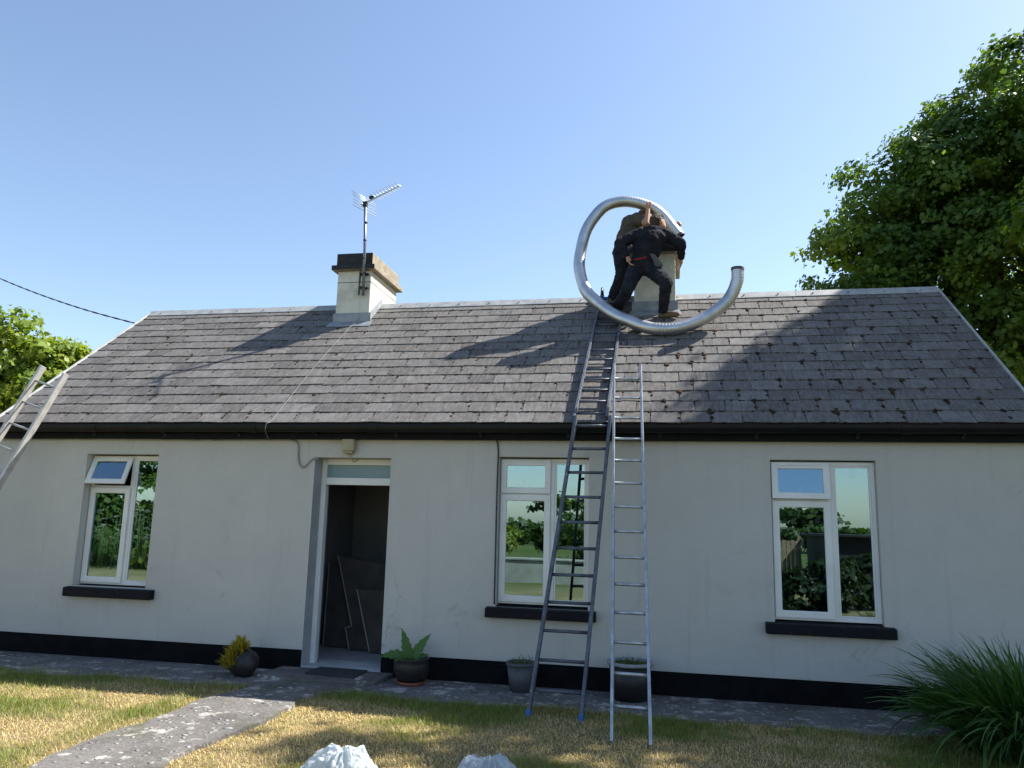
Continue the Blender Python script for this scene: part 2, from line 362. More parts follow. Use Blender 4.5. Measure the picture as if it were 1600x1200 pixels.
# loose pebbles bedded in the concrete
def pebbles(n):
    ico = bmesh.new(); bmesh.ops.create_icosphere(ico, subdivisions=1, radius=1)
    bv = np.array([v.co[:] for v in ico.verts]); bf = np.array([[v.index for v in f.verts] for f in ico.faces]); ico.free()
    V, F = [], []
    for i in range(n):
        if rng.random() < .2: x, y, z = rng.uniform(-4.0, -3.3), rng.uniform(-3.6, -.6), .036
        else: x, y, z = rng.uniform(-7.5, 3.2), -.06-.8*rng.random()**.8, .022
        s = rng.uniform(.006, .022)*(1.5 if rng.random() < .1 else 1); a = rng.uniform(0, 6.28)
        p = bv*rng.uniform(.75, 1.25, (len(bv), 1))*np.array([s*1.5, s, s*.18]); c_, s_ = math.cos(a), math.sin(a)
        p = np.c_[p[:,0]*c_-p[:,1]*s_, p[:,0]*s_+p[:,1]*c_, p[:,2]] + [x, y, z]
        F.append(bf+len(V)*len(bv)); V.append(p)
    return np.concatenate(V), np.concatenate(F)
pv, pf = pebbles(900)
tag(np_mesh('loose_pebbles', pv, pf, PEB, smooth=True), 'small pale pebbles showing through the old concrete by the wall', 'pebbles', kind='stuff')

# ------------------------------------------------------------------ lawn grass blades
def on_path(x, y): return (x > -4.03+.38*(fbm(y*1.9, np.full(len(x), 1.1), 9)-.5)) & (x < -2.85+.42*(fbm(y*1.7, np.full(len(x), 7.1), 3)-.5)-.45*np.clip((-.55-y)/.6, 0, 1)-.1*np.clip((-1.1-y)/2, 0, 1)) & (y > -7.5)
def grass():
    n = 430000
    x = rng.uniform(-8.6, 3.6, n); y = -.72 - 4.6*rng.random(n)**1.25
    edge = -.88 + .5*(np.array(fbm(x*1.7, np.full(n, 3.3), 5))-.5)
    dens = fbm(x*.9, y*.9, 21)
    patch = (fbm(x*2.3+9, y*2.3, 55) > .60) & (y > -.9)      # tufts rooted in the apron
    keep = (((y < edge+.05) | patch) & ~(on_path(x, y) & (rng.random(n) > .012))) & (rng.random(n) < .45+.8*dens)
    x, y = x[keep], y[keep]; n = len(x)
    dry = np.clip((fbm(x*1.1+4, y*1.5+2, 31)-.35)*5.2 + .5*(rng.random(n)-.5), 0, 1)
    nearp = np.exp(-((y-edge[keep]+.1)/.17)**2); nearp = np.maximum(nearp, .8*np.exp(-((x+4.3)/.16)**2)*(y < -.9))
    dry = np.clip(dry - .75*nearp*(fbm(x*1.3, y*1.3, 77) > .42), 0, 1)
    green = np.c_[.15+.09*rng.random(n), .195+.08*rng.random(n), .045+.03*rng.random(n)]
    straw = np.c_[.56+.18*rng.random(n), .455+.13*rng.random(n), .25+.09*rng.random(n)]
    brown = np.array([.24, .18, .10]); d2 = rng.random(n) < .25
    straw[d2] = brown*(0.8+.5*rng.random((d2.sum(), 1)))
    col = green*(1-dry[:, None]) + straw*dry[:, None]
    L = (.018 + .034*rng.random(n)**2.5)*(1.35-.5*dry) * (1+.45*nearp); lean = np.clip(rng.uniform(.2, 1.25, n) + .6*dry, 0, 1.5)
    az = rng.uniform(0, 2*np.pi, n); wd = rng.uniform(.0013, .0028, n)
    d = np.c_[np.cos(az), np.sin(az), np.zeros(n)]; s = np.c_[-np.sin(az), np.cos(az), np.zeros(n)]
    b = np.c_[x, y, np.zeros(n)]
    mid = b + d*(L*.4*np.sin(lean*.6))[:, None] + np.c_[np.zeros(n), np.zeros(n), L*.55*np.cos(lean*.6)]
    tip = mid + d*(L*.6*np.sin(lean))[:, None] + np.c_[np.zeros(n), np.zeros(n), L*.5*np.cos(lean)]
    wv = wd[:, None]
    V = np.stack([b-s*wv, b+s*wv, mid+s*wv*.8, mid-s*wv*.8, tip], 1).reshape(-1, 3)
    k = np.arange(n)[:, None]*5
    F = np.concatenate([k+np.array([[0,1,2]]), k+np.array([[0,2,3]]), k+np.array([[3,2,4]])])
    return V, F, np.repeat(col, 5, 0)
gv, gf, gc = grass()
tag(np_mesh('grass', gv, gf, GRASSM, attr=gc), 'short patchy lawn grass, green by the path and straw dry elsewhere', 'grass', kind='stuff')

# ------------------------------------------------------------------ the cottage
XL, XR, YE, ZE, YR = -7.97, 3.42, -.16, 2.64, 2.5
SL = .78; SA = math.atan(SL); SLEN = (YR-YE)/math.cos(SA); ZR = ZE + SL*(YR-YE)
US = Vector((0, math.cos(SA), math.sin(SA))); NR = Vector((0, -math.sin(SA), math.cos(SA)))
def rp(x, u, n=0.): return Vector((x, YE, ZE)) + US*u + NR*n
ROOT = empty('cottage', (-2.24, 2.5, 0), 'long single-storey cream cottage with grey slate roof and two chimneys', 'house')
WX0, WX1 = XL-.025, XR-.06
OPEN = [(-6.742,-5.795,.785,2.30), (-3.845,-2.958,.05,2.283), (-1.757,-.805,.775,2.308), (.982,1.958,.752,2.302)]
wl = MB(); xs = sorted({WX0, WX1} | {o[0] for o in OPEN} | {o[1] for o in OPEN}); zs = sorted({0., 2.62} | {o[2] for o in OPEN} | {o[3] for o in OPEN})
for a, b in zip(xs, xs[1:]):
    for c, d in zip(zs, zs[1:]):
        if any(o[0] <= a and b <= o[1] and o[2] <= c and d <= o[3] for o in OPEN): continue
        wl.add([(a,0,c),(b,0,c),(b,0,d),(a,0,d)], [(0,1,2,3)]); wl.add([(a,.42,c),(b,.42,c),(b,.42,d),(a,.42,d)], [(3,2,1,0)], 1)
for i, (a, b, c, d) in enumerate(OPEN):
    mi = 2 if i == 1 else 0
    wl.add([(a,0,c),(a,.42,c),(a,.42,d),(a,0,d)], [(0,1,2,3)], mi); wl.add([(b,0,c),(b,.42,c),(b,.42,d),(b,0,d)], [(3,2,1,0)], mi)
    wl.add([(a,0,d),(b,0,d),(b,.42,d),(a,.42,d)], [(0,1,2,3)]); wl.add([(a,0,c),(b,0,c),(b,.42,c),(a,.42,c)], [(3,2,1,0)])
# wall ends, back, gables
zt = lambda y: ZE + SL*((y if y <= YR else 2*YR-y) - YE) - .05
for x in (WX0, WX1): wl.add([(x,0,0),(x,5,0),(x,5,2.62),(x,YR,zt(YR)),(x,0,2.62)], [(0,1,2,3,4)])
wl.add([(WX0,5,0),(WX1,5,0),(WX1,5,2.62),(WX0,5,2.62)], [(0,1,2,3)])
me = wl.build('wall', [WALL, DARKIN, GREYM], ROOT)
inn = MB()                                                   # rooms behind the openings
inn.add([(WX0+.02,.42,.05),(WX1-.02,.42,.05),(WX1-.02,4.9,.05),(WX0+.02,4.9,.05)], [(0,1,2,3)], 1)
inn.add([(WX0+.02,.42,2.44),(WX1-.02,.42,2.44),(WX1-.02,4.9,2.44),(WX0+.02,4.9,2.44)], [(0,1,2,3)])
inn.box(-4.42,-4.32,.425,4.9,.06,2.43); inn.box(-2.72,-2.62,.425,4.9,.06,2.43); inn.box(-4.31,-2.73,2.3,2.4,.06,2.43)
inn.box(-.2,-.1,.425,4.9,.06,2.43); inn.box(WX0+.03,-4.43,3.2,3.3,.06,2.43)
inn.build('interior_partition', [DARKIN, FLOORIN], ROOT)
st = MB(); st.box(-3.843,-2.96,.004,.46,.0,.0685); st.build('threshold', FLOORIN, ROOT)
pl = MB(); pl.box(WX0-.012, -3.849, -.014, .05, -.03, .235); pl.build('plinth', PLINTH, ROOT, .004)
pl = MB(); pl.box(-2.954, WX1+.012, -.014, .05, -.03, .243); pl.build('plinth', PLINTH, ROOT, .004)

def window(x0, x1, z0, z1, yf, ang, sill):
    sx0, sx1, sz0, sz1 = sill
    W = x1-x0; mx = x0 + W*.583; tz = z0 + .0 + (1.925-.80)/(2.295-.80)*(z1-z0)
    f = MB(); f.ring(x0, x1, z0, z1, .038, yf, yf+.07)
    f.box(mx-.03, mx+.03, yf+.001, yf+.069, z0+.038, z1-.038); f.box(x0+.038, mx-.03, yf+.002, yf+.068, tz-.018, tz+.018)
    fr = f.build('window', UPVC, ROOT, .004)
    s = MB(); s.ring(x0+.012, mx-.012, z0+.022, tz-.008, .062, yf-.022, yf-.001); s.ring(x0+.066, mx-.066, z0+.076, tz-.062, .012, yf-.014, yf+.02)
    s.build('sash', UPVC, fr, .005)
    def rot(v):
        dy, dz = v.y-yf, v.z-(z1-.02); c, sn = math.cos(ang), math.sin(ang)
        return Vector((v.x, yf + dy*c + dz*sn, z1-.02 - dy*sn + dz*c))
    s = MB(); s.ring(x0+.012, mx-.012, tz+.006, z1-.012, .058, yf-.024, yf-.002); s.ring(x0+.064, mx-.064, tz+.058, z1-.064, .010, yf-.015, yf+.018)
    s.box(x0+.07, mx-.07, yf-.034, yf-.025, z1-.045, z1-.028)
    s.xform(rot).build('vent_sash', UPVC, fr, .004)
    p = MB(); p.box(x0+.072, mx-.072, yf-.006, yf-.002, tz+.066, z1-.072); p.xform(rot).build('pane', GLASS, fr)
    p = MB(); p.box(x0+.076, mx-.076, yf-.006, yf-.002, z0+.086, tz-.072); p.build('pane', GLASS, fr)
    b = MB(); b.ring(mx+.031, x1-.039, z0+.039, z1-.039, .018, yf+.006, yf+.05); b.build('glazing_bead', UPVC, fr, .003)
    p = MB(); p.box(mx+.046, x1-.054, yf+.016, yf+.020, z0+.054, z1-.054); p.build('pane', GLASS, fr)
    hd = MB(); hx = (x0+mx)/2; hd.box(hx-.008, hx+.008, yf+.01, yf+.03, tz+.06, tz+.15); hd.xform(rot).build('stay_handle', UPVC, fr, .003)
    sl = MB(); sl.box(sx0, sx1, -.085, yf+.03, sz0, sz1)
    sl.xform(lambda v: Vector((v.x, v.y, v.z - (.018 if v.y < 0 and v.z > sz0+.05 else 0)))).build('sill', SILLM, fr, .008)
window(-6.742, -5.795, .80, 2.288, .125, R(21), (-6.79,-5.67,.672,.79))
window(-1.757, -.805, .80, 2.296, .10, R(0), (-1.845,-.722,.672,.785))
window(.984, 1.956, .775, 2.288, .06, R(7), (.892,2.045,.652,.765))

# doorway: frame, transom, fanlight
d = MB(); x0, x1 = -3.843, -2.960
d.box(x0, x0+.058, .19, .27, .069, 2.281); d.box(x1-.03, x1, .19, .27, .069, 2.281)
d.box(x0+.058, x1-.03, .191, .269, 2.215, 2.281); d.box(x0+.058, x1-.03, .185, .268, 1.992, 2.072)
dw = d.build('doorway', UPVC, ROOT, .005)
p = MB(); p.box(x0+.058, x1-.03, .222, .230, 2.072, 2.215); p.build('fanlight', FROST, dw)

# roof: deck, slates, ridge, verges
dk = MB(); e = .012
zb = lambda y: ZE + SL*(y-YE) - e/math.cos(SA)
yb = 2*YR-YE
dk.add([(x, y, z) for x in (XL+.01, XR-.01) for y, z in ((YE+.03, zb(YE+.03)), (YR, zb(YR)), (yb, zb(YE)), (yb, zb(YE)-.1), (YR, zb(YR)-.1), (YE+.03, zb(YE+.03)-.1))],
       [(0,1,7,6),(1,2,8,7),(2,3,9,8),(3,4,10,9),(4,5,11,10),(5,0,6,11),(5,4,3,2,1,0),(6,7,8,9,10,11)])
ROOF = dk.build('roof', pm('roof_underlay', (.035,.034,.034), (.05,.048,.047), 5, .9), ROOT)
NC = 15; ex = (SLEN-.03)/NC; NW = 38; sw = (XR-XL)/NW
def slate_verts(w, cut):
    l = ex+.06; a, b = -w/2+.0022, w/2-.0022; t0, t1 = .0105, .0185
    c0, c1 = cut
    return [(a,c0,t0),(b,c1,t0),(b,l,0),(a,l,0),(a+.001,c0+.002,t1),(b-.001,c1+.002,t1),(b,l,.007),(a,l,.007)]
SF = [(0,3,2,1),(4,5,6,7),(0,1,5,4),(1,2,6,5),(2,3,7,6),(3,0,4,7)]
def slate_mesh(w, cut):
    m = bpy.data.meshes.new('slate'); m.from_pydata(slate_verts(w, cut), [], SF); m.materials.append(SLATE); return m
variants = [(sw, (rng.uniform(-.004,.003), rng.uniform(-.004,.003))) for _ in range(4)] + [(sw, (.012, -.002)), (sw, (-.002, .010))]; halfv = [(sw/2, (0, .001))]
vm = [slate_mesh(*v) for v in variants]; hm = [slate_mesh(*v) for v in halfv]
todo = []
for i in range(NC):
    off = (i % 2)*.5
    cells = [(k+.5, 0) for k in range(NW)] if not off else [(.25, 1)] + [(k+1., 0) for k in range(NW-1)] + [(NW-.25, 1)]
    for cx, half in cells:
        x = XL + cx*sw + (0 if half else rng.normal(0, .0012)); u = i*ex + rng.normal(0, .0022) - (rng.uniform(.006, .02) if rng.random() < .05 else 0)
        todo.append((x, u, abs(rng.normal(0, .0011)), rng.normal(0, R(.35 if rng.random() > .06 else 1.1)), half, rng.integers(6)))
todo.sort(key=lambda q: (rp(q[0], q[1])-CP).length)
rest = MB(); B0 = base(ROOT)
for j, (x, u, nn, rz, half, vi) in enumerate(todo):
    loc = rp(x, u, nn); Mx = Matrix.Translation(loc) @ Matrix.Rotation(SA, 4, 'X') @ Matrix.Rotation(rz, 4, 'Z')
    if j < 300:
        o = bpy.data.objects.new('slate', hm[0] if half else vm[vi]); COL.objects.link(o); o.parent = ROOF
        o.matrix_local = Matrix.Translation(-B0) @ Mx
    else:
        rest.add([Mx @ Vector(v) for v in slate_verts(*(halfv[0] if half else variants[vi]))], SF)
tag(rest.build('far_slates', SLATE, ROOF), kind='stuff')
# moss cushions on the joints
def moss():
    ico = bmesh.new(); bmesh.ops.create_icosphere(ico, subdivisions=2, radius=1)
    bv = np.array([v.co[:] for v in ico.verts]); bf = np.array([[v.index for v in f.verts] for f in ico.faces]); ico.free()
    V, F = [], []
    RM = np.array(Matrix.Rotation(SA, 3, 'X'))
    def put(x, u, sx, su, sn):
        k = len(V); p = bv*(1+.38*(rng.random((len(bv), 1))-.5))*np.array([sx, su, sn])
        p = p @ RM.T + np.array(rp(x, u, .016)); F.append(bf+k*len(bv)); V.append(p)
    for (x, u, nn, rz, half, vi) in todo:
        if half or u > SLEN-.25: continue
        t = (x-XL)/(XR-XL); right = x > -.3
        pr = (.68 if right else .55 + .2*(x > -3.5)) * (1.1 - .45*u/SLEN)
        jx = x + sw/2                                      # the side joint of this slate
        if rng.random() < pr*(.8 if not right else 1):
            s = rng.uniform(.009, .021)*(1.4 if right else .95)
            put(jx+rng.normal(0, .008), u+ex-.012+rng.normal(0, .012), s*rng.uniform(.8, 1.3), s*rng.uniform(.9, 1.5), s*.28)
            if rng.random() < .6: put(jx+rng.normal(0, .01), u+ex*.55+rng.normal(0, .03), s*.7, s*1.3, s*.4)
            if rng.random() < .5: put(jx+rng.normal(0, .02), u+ex+.022, s*.8, s*.8, s*.4)
        for _ in range(rng.integers(1, 7)):                 # crumbs along the joint and tail
            if rng.random() < .5: put(jx+rng.normal(0, .004), u+rng.uniform(.02, ex), .006, rng.uniform(.008, .02), .004)
            else: put(x+rng.uniform(-.14, .14), u-.004, rng.uniform(.008, .02), .006, .006)
    return np.concatenate(V), np.concatenate(F)
mv, mf = moss()
tag(np_mesh('moss', mv, mf, MOSS, ROOF, smooth=True), kind='stuff')
# ridge capping with bolts, verge strips
nR = 13; lw = (XR-XL+.02)/nR
for k in range(nR):
    a = XL-.01+k*lw; b = a+lw-.004; m = MB(); lift = .001*(k % 2)
    prof = [(-.125, .028+lift), (0, .034+lift)]
    top = Vector((0, YR, ZR+.048+lift)); lo = rp(0, SLEN-.125, .026+lift); lo2 = Vector((0, 2*YR-lo.y, lo.z))
    pr = [lo, top, lo2, lo2-Vector((0,0,.008)), top-Vector((0,0,.010)), lo-Vector((0,0,.008))]
    m.add([(x, p.y, p.z) for x in (a, b) for p in pr], [(0,1,7,6),(1,2,8,7),(2,3,9,8),(3,4,10,9),(4,5,11,10),(5,0,6,11),(5,4,3,2,1,0),(6,7,8,9,10,11)])
    for q in (.25, .75):
        c = rp(a+(b-a)*q, SLEN-.06, .036); m.tube([c, c+NR*.014], .011, 8)
    m.build('ridge_tile', RIDGE, ROOF)
for x in (XL-.012, XR-.006):
    m = MB(); m.bar(rp(x+.009, -.01, .004), rp(x+.009, SLEN-.02, .004), .022, .06, NR); m.build('verge_strip', CEMENT, ROOF)
# fascia and gutter
m = MB(); m.box(XL+.03, XR-.03, -.10, -.001, 2.478, 2.605); m.build('fascia', FASC, ROOT, .003)
def gutter(xa, xb):
    m = MB(); n = 12; R0, R1 = .062, .056; cy, cz = -.168, 2.612
    V = []
    for x in (xa, xb):
        for rr in (R0, R1):
            for i in range(n+1):
                a = math.pi + math.pi*i/n; V.append((x, cy+rr*math.cos(a), cz+rr*math.sin(a)*1.12 + (.008 if i in (0, n) else 0)))
    q = n+1; F = []
    for i in range(n):
        F += [(i, i+1, 2*q+i+1, 2*q+i), (q+i+1, q+i, 3*q+i, 3*q+i+1), (i, q+i, q+i+1, i+1), (2*q+i, 2*q+i+1, 3*q+i+1, 3*q+i)]
    F += [(0, 2*q, 3*q, q), (n, q+n, 3*q+n, 2*q+n)]
    m.add(V, F, 0, False); return m
jx = [XL-.02, -6.55, -4.52, -3.1, -1.55, .55, 2.2, XR+.02]
gm = gutter(XL-.02, XR+.02); GUTR = gm.build('gutter', GUT, ROOT)
for x in jx[1:-1]:
    u_ = gutter(x-.05, x+.05); u_.xform(lambda v: Vector((v.x, -.168+(v.y+.168)*1.09, 2.612+(v.z-2.612)*1.09))).build('gutter_joint', GUT, GUTR)
for k in range(12):
    x = XL+.45+k*.93; b_ = MB(); b_.box(x-.014, x+.014, -.112, -.101, 2.50, 2.60); b_.bar((x, -.105, 2.535), (x, -.17, 2.538), .026, .008); b_.build('gutter_bracket', GUT, GUTR)

# chimneys
def chimney(x0, x1, y0, y1, zt, up_h, painted):
    c = MB(); zb_ = 4.2; c.box(x0, x1, y0, y1, zb_, zt); st = c.build('chimney', CHIM, ROOT, .012)
    k = MB(); o = .075; k.box(x0-o, x1+o, y0-o, y1+o, zt+.001, zt+.075, 1); k.box(x0-.02, x1+.02, y0-.025, y1+.025, zt+.076, zt+up_h, 1)
    cap = k.build('cap', [CAPB, CAPC], st, .01)
    for p in cap.data.polygons:
        if p.normal.y < -.5 or p.normal.z > .5: p.material_index = 0  # front and top black, sides tan: their sunlit look is put into the colour
    m = MB(); t = .008; zr = lambda y: ZE+SL*(y-YE)       # lead: apron at the front, stepped side soakers
    m.box(x0-.03, x1+.03, y0-.012, y0-.001, zr(y0)-.02, zr(y0)+.15)
    a = rp(0, (y0-YE)/math.cos(SA)-.15, .022); b = rp(0, (y0-YE)/math.cos(SA)-.01, .022)
    m.add([(x0-.07,a.y,a.z),(x1+.07,a.y,a.z),(x1+.05,b.y,b.z+.01),(x0-.05,b.y,b.z+.01),(x0-.07,a.y,a.z-.004),(x1+.07,a.y,a.z-.004),(x1+.05,b.y,b.z-.004),(x0-.05,b.y,b.z-.004)],
          [(0,1,2,3),(7,6,5,4),(0,4,5,1),(1,5,6,2),(2,6,7,3),(3,7,4,0)])
    m.build('flashing', LEAD, st, .003)
    for sx in (-1, 1):
        X = x1 if sx > 0 else x0
        s = MB(); ya, yb2 = y0-.01, min(y1, YR)
        poly = [(ya, zr(ya)-.02), (yb2, zr(yb2)-.02), (yb2, zr(yb2)+.13), (ya, zr(ya)+.15)]
        s.add([(X+sx*d_, y, z) for d_ in (.001, .009) for y, z in poly], [(0,1,2,3),(7,6,5,4),(0,4,5,1),(1,5,6,2),(2,6,7,3),(3,7,4,0)])
        s.build('side_flashing', LEAD, st)
    return st
chL = chimney(-4.66, -4.15, 2.035, 3.10, 5.13, .26, True)
chR = chimney(-.43, .114, 2.12, 3.20, 5.225, .18, True)
pot = MB(); pot.lathe((-.15, 2.62, 5.40), [(.10,0),(.10,.05),(.085,.06),(.085,.03),(.01,.03)], 20); pot.build('flue_collar', CAPC, chR)
m = MB(); m.box(-4.663, -4.147, 2.032, 3.103, 4.955, 4.962); m.build('render_seam', CAPB, chL)

# ------------------------------------------------------------------ trees and other foliage
LEAF2D = np.array([(0,0),(.46,.08),(.34,.38),(.46,.68),(0,1.0),(-.46,.68),(-.34,.38),(-.46,.08)])
def leaves(P, OUT, size, cols, shape=LEAF2D, up_bias=.55, droop=.25):
    """one palmate leaf per row of P, facing loosely along OUT and upwards"""
    n = len(P); k = len(shape)
    N = OUT + np.array([0,0,up_bias]) + rng.normal(0, .55, (n, 3)); N /= np.linalg.norm(N, axis=1)[:, None]
    T = rng.normal(0, 1, (n, 3)) + OUT*.8 - np.array([0,0,droop*2]); T -= N*(T*N).sum(1)[:, None]; T /= np.linalg.norm(T, axis=1)[:, None]
    S = np.cross(N, T); sz = size*rng.uniform(.5, 1.3, n)
    V = P[:, None, :] + (S[:, None, :]*shape[None, :, :1] + T[:, None, :]*shape[None, :, 1:2])*sz[:, None, None]
    bend = (np.abs(shape[:, 0])*.35 - .22*shape[:, 1]**2)
    V = V + N[:, None, :]*bend[None, :, None]*sz[:, None, None]
    F = np.arange(n*k).reshape(n, k)
    return V.reshape(-1, 3), F, np.repeat(cols, k, 0)
def crown_points(lobes, tips, per, spread, shell=.55, csize=.5):
    """leaf positions gathered in many small boughs set over the crown lobes, with gaps between the boughs"""
    L = np.array(lobes, float); vol = (L[:, 3]*L[:, 4]*L[:, 5])**(2/3)
    nb = max(6, tips//16); pick = rng.choice(len(L), nb, p=vol/vol.sum())
    d = rng.normal(0, 1, (nb, 3)); d /= np.linalg.norm(d, axis=1)[:, None]
    rr = shell + (1.0-shell)*rng.random(nb)**.45
    BC = L[pick, :3] + d*rr[:, None]*L[pick, 3:6]; BR = csize*rng.uniform(.55, 1.35, nb)
    b = rng.choice(nb, tips, p=BR**2/(BR**2).sum())
    e = rng.normal(0, 1, (tips, 3)) + d[b]*.7 + np.array([0,0,.45]); e /= np.linalg.norm(e, axis=1)[:, None]
    C = BC[b] + e*(BR[b]*(.55+.5*rng.random(tips)))[:, None]*np.array([1.15,1.15,.62])
    P = np.repeat(C, per, 0) + np.clip(rng.normal(0, 1, (tips*per, 3)), -1.7, 1.7)*spread*np.array([1, 1, .6])
    P[:, 2] -= .3*np.abs(rng.normal(0, spread, tips*per))
    O = d[b]*.4 + e*.8; O /= np.linalg.norm(O, axis=1)[:, None]
    return C, P, np.repeat(O, per, 0), np.repeat(b, per)
def leaf_cols(n, idx, c1, c2, young=.12):
    t = rng.random(idx.max()+1)[idx]*.6 + rng.random(n)*.4
    c = np.array(c1)*(1-t[:, None]) + np.array(c2)*t[:, None]
    y = (rng.random(idx.max()+1) < young)[idx]; c[y] = c[y]*np.array([1.5, 1.25, .9])
    return c
def tree(name, label, cat, basep, trunk_r, lobes, tips, per, spread, size, c1, c2, group=None, shell=.55, young=.12, limbs=True, crownname='crown', csize=.5):
    root = empty(name, basep, label, cat, group)
    C, P, O, idx = crown_points(lobes, tips, per, spread, shell, csize)
    ok = P[:, 2] > .05; P, O, idx = P[ok], O[ok], idx[ok]
    V, F, K = leaves(P, O, size, leaf_cols(len(P), idx, c1, c2, young))
    np_mesh(crownname, V, F, LEAF, root, attr=K)
    if limbs:
        b = Vector(basep); m = MB(); top = Vector(lobes[0][:3])
        tp = [b, b.lerp(top, .25)+Vector((.1,.05,0)), b.lerp(top, .55)+Vector((-.1,.08,0)), b.lerp(top, 1.)]
        m.tube(tp, [trunk_r*1.25, trunk_r*.9, trunk_r*.6, trunk_r*.2], 12); m.build('trunk', BARK, root)
        lm = MB()
        for i, L in enumerate(lobes):
            c = Vector(L[:3]); s = b.lerp(top, .3+.4*random.random())
            mid = s.lerp(c, .5)+Vector((random.uniform(-.3,.3), random.uniform(-.3,.3), .3))
            lm.tube([s, mid, c], [trunk_r*.45, trunk_r*.3, trunk_r*.1], 7)
            for _ in range(6):
                d = Vector((random.gauss(0,1), random.gauss(0,1), random.gauss(.3,.8))).normalized()
                e = c + Vector((d.x*L[3], d.y*L[4], d.z*L[5]))*.85
                lm.tube([c, c.lerp(e, .5)+Vector((0,0,.12)), e], [trunk_r*.13, trunk_r*.08, trunk_r*.02], 5)
        lm.build('limbs', BARK, root)
    return root
G1, G2 = (.05,.115,.02), (.135,.22,.038)
tree('sycamore_tree', 'very tall broad sycamore at right edge, its near boughs brightly lit', 'tree', (10.4, 1.4, 0), .42,
     [(10.6,3.6,10.0,3.5,3.4,4.6),(9.3,4.2,12.3,2.0,2.0,2.4),(8.6,3.4,8.2,2.1,2.1,2.7),(11,5.2,11.2,2.6,2.4,3.0),(9.0,2.0,5.4,2.1,2.1,2.6),(10.2,.6,8.6,2.5,2.3,3.0),(9.6,-1.6,6.8,2.7,2.4,3.4),(8.5,4.8,10.0,1.6,1.6,2.1),(9.4,3.9,14.1,1.5,1.5,1.5),(7.1,4.7,7.9,1.45,1.2,1.25),(7.0,4.8,6.1,1.4,1.1,1.2),(8.6,-4.0,6.4,2.6,2.3,3.2),(7.6,-1.2,8.4,1.8,1.8,1.8)],  # front-right lobes added out of view to block sky and darken the wall
     3100, 15, .18, .15, G1, G2, 'sycamore trees behind the right gable', csize=.62)
tree('sycamore_tree', 'dense dark green sycamore rising directly behind right end of roof', 'tree', (7.2, 10.2, 0), .32,
     [(7.4,9.8,6.6,3.2,2.6,3.1),(4.9,9.0,6.3,1.65,1.5,1.7),(3.85,8.6,6.1,.8,1.0,.8),(4.55,9.0,7.2,1.1,1.2,1.1),(5.3,9.0,8.2,1.4,1.4,1.35),(6.1,9.1,9.0,1.4,1.4,1.3),(6.95,9.2,9.8,1.6,1.6,1.4),(5.5,8.4,4.4,2.0,1.6,2.0),(7.6,8.2,6.2,2.4,1.6,2.6),(8.5,9.4,10.8,1.7,1.7,1.5),(7,8,3,2.6,1.5,2.4),(6.6,8.4,8.2,1.8,1.4,1.8)],
     9600, 14, .12, .098, G1, G2, 'sycamore trees behind the right gable', shell=.6, csize=.55)
tree('young_sycamore_tree', 'bright sunlit young sycamore beyond left end of roof', 'tree', (-15.6, 7.4, 0), .14,
     [(-15.6,7.4,4.1,1.5,1.5,1.5),(-15.0,7.2,5.3,1.0,.9,.95),(-14.2,7.3,4.6,.9,.9,1.0),(-16.6,7.3,4.7,1.0,1.0,1.0),(-15.0,6.9,3.0,1.5,1.2,1.4),(-13.6,7.2,3.8,.8,.8,.9),(-17.2,7.0,3.2,1.3,1.2,1.5),(-13.9,7.0,2.3,1.2,1.0,1.3)],
     3000, 12, .12, .115, (.11,.18,.025), (.21,.29,.04), shell=.3, young=.25, csize=.45)
# things that stand behind the camera and show in the window panes
tree('wild_hedge', 'tall overgrown hedge bank mirrored in the left window', 'hedge', (-16.5, -13.4, 0), .12,
     [(-16.5,-13.4,1.2,3.4,1.2,1.5),(-14.2,-13.2,1.0,2.2,1.1,1.3),(-18.8,-13.3,1.3,2.4,1.2,1.6),(-16.0,-14.2,3.0,2.6,1.2,1.6),(-18.5,-14.3,3.4,2.2,1.2,1.7)],
     1100, 12, .2, .17, (.05,.10,.02), (.11,.17,.03), shell=.5, limbs=False, crownname='foliage', csize=.45)
ub = MB()
um = empty('cow_parsley', (-16.3, -11.9, 0), 'white flowering cow parsley mirrored low in the left window', 'wildflowers')
um['kind'] = 'stuff'
for i in range(150):
    x, y, z = random.uniform(-18.6,-13.8), random.uniform(-12.3,-11.5), random.uniform(.7, 1.75)
    ub.tube([(x, y, 0), (x+random.uniform(-.1,.1), y, z)], .006, 4, 1)
    for k in range(7):
        a = random.uniform(0, 6.28); rr = random.uniform(.02, .1); s = random.uniform(.02, .035); c = Vector((x+rr*math.cos(a), y+rr*math.sin(a), z+random.uniform(0,.03)))
        ub.add([c+Vector((s,0,0)), c+Vector((0,s,.005)), c+Vector((-s,0,0)), c+Vector((0,-s,-.005)), c-Vector((0,0,s*.6))], [(0,1,2,3),(0,4,1),(1,4,2),(2,4,3),(3,4,0)])
tag(ub.build('flower_heads', [WHITEF, pm('parsley_stems', (.06,.11,.03), (.09,.14,.04), 5, .8)], um), kind='stuff')
tree('round_bush', 'rounded green bush mirrored in right pane of middle window', 'bush', (-3.0, -14.6, 0), .06,
     [(-3.0,-14.6,1.1,.85,.8,1.15),(-2.6,-14.6,1.5,.5,.5,.7)], 420, 12, .08, .08, (.05,.10,.02), (.10,.16,.03), limbs=False, crownname='foliage', csize=.22)
tree('lime_green_bush', 'small yellow-green bush mirrored in middle window casement', 'bush', (-4.85, -14.2, 0), .04,
     [(-4.85,-14.2,.8,.42,.4,.8)], 200, 12, .07, .07, (.14,.19,.03), (.20,.24,.04), limbs=False, crownname='foliage', csize=.22)
hl = [(x_, -46+random.uniform(-2,2), random.uniform(.6,1.1), 2.6, 1.2, random.uniform(1.2,2.3)) for x_ in np.arange(-34, 30, 2.9)]
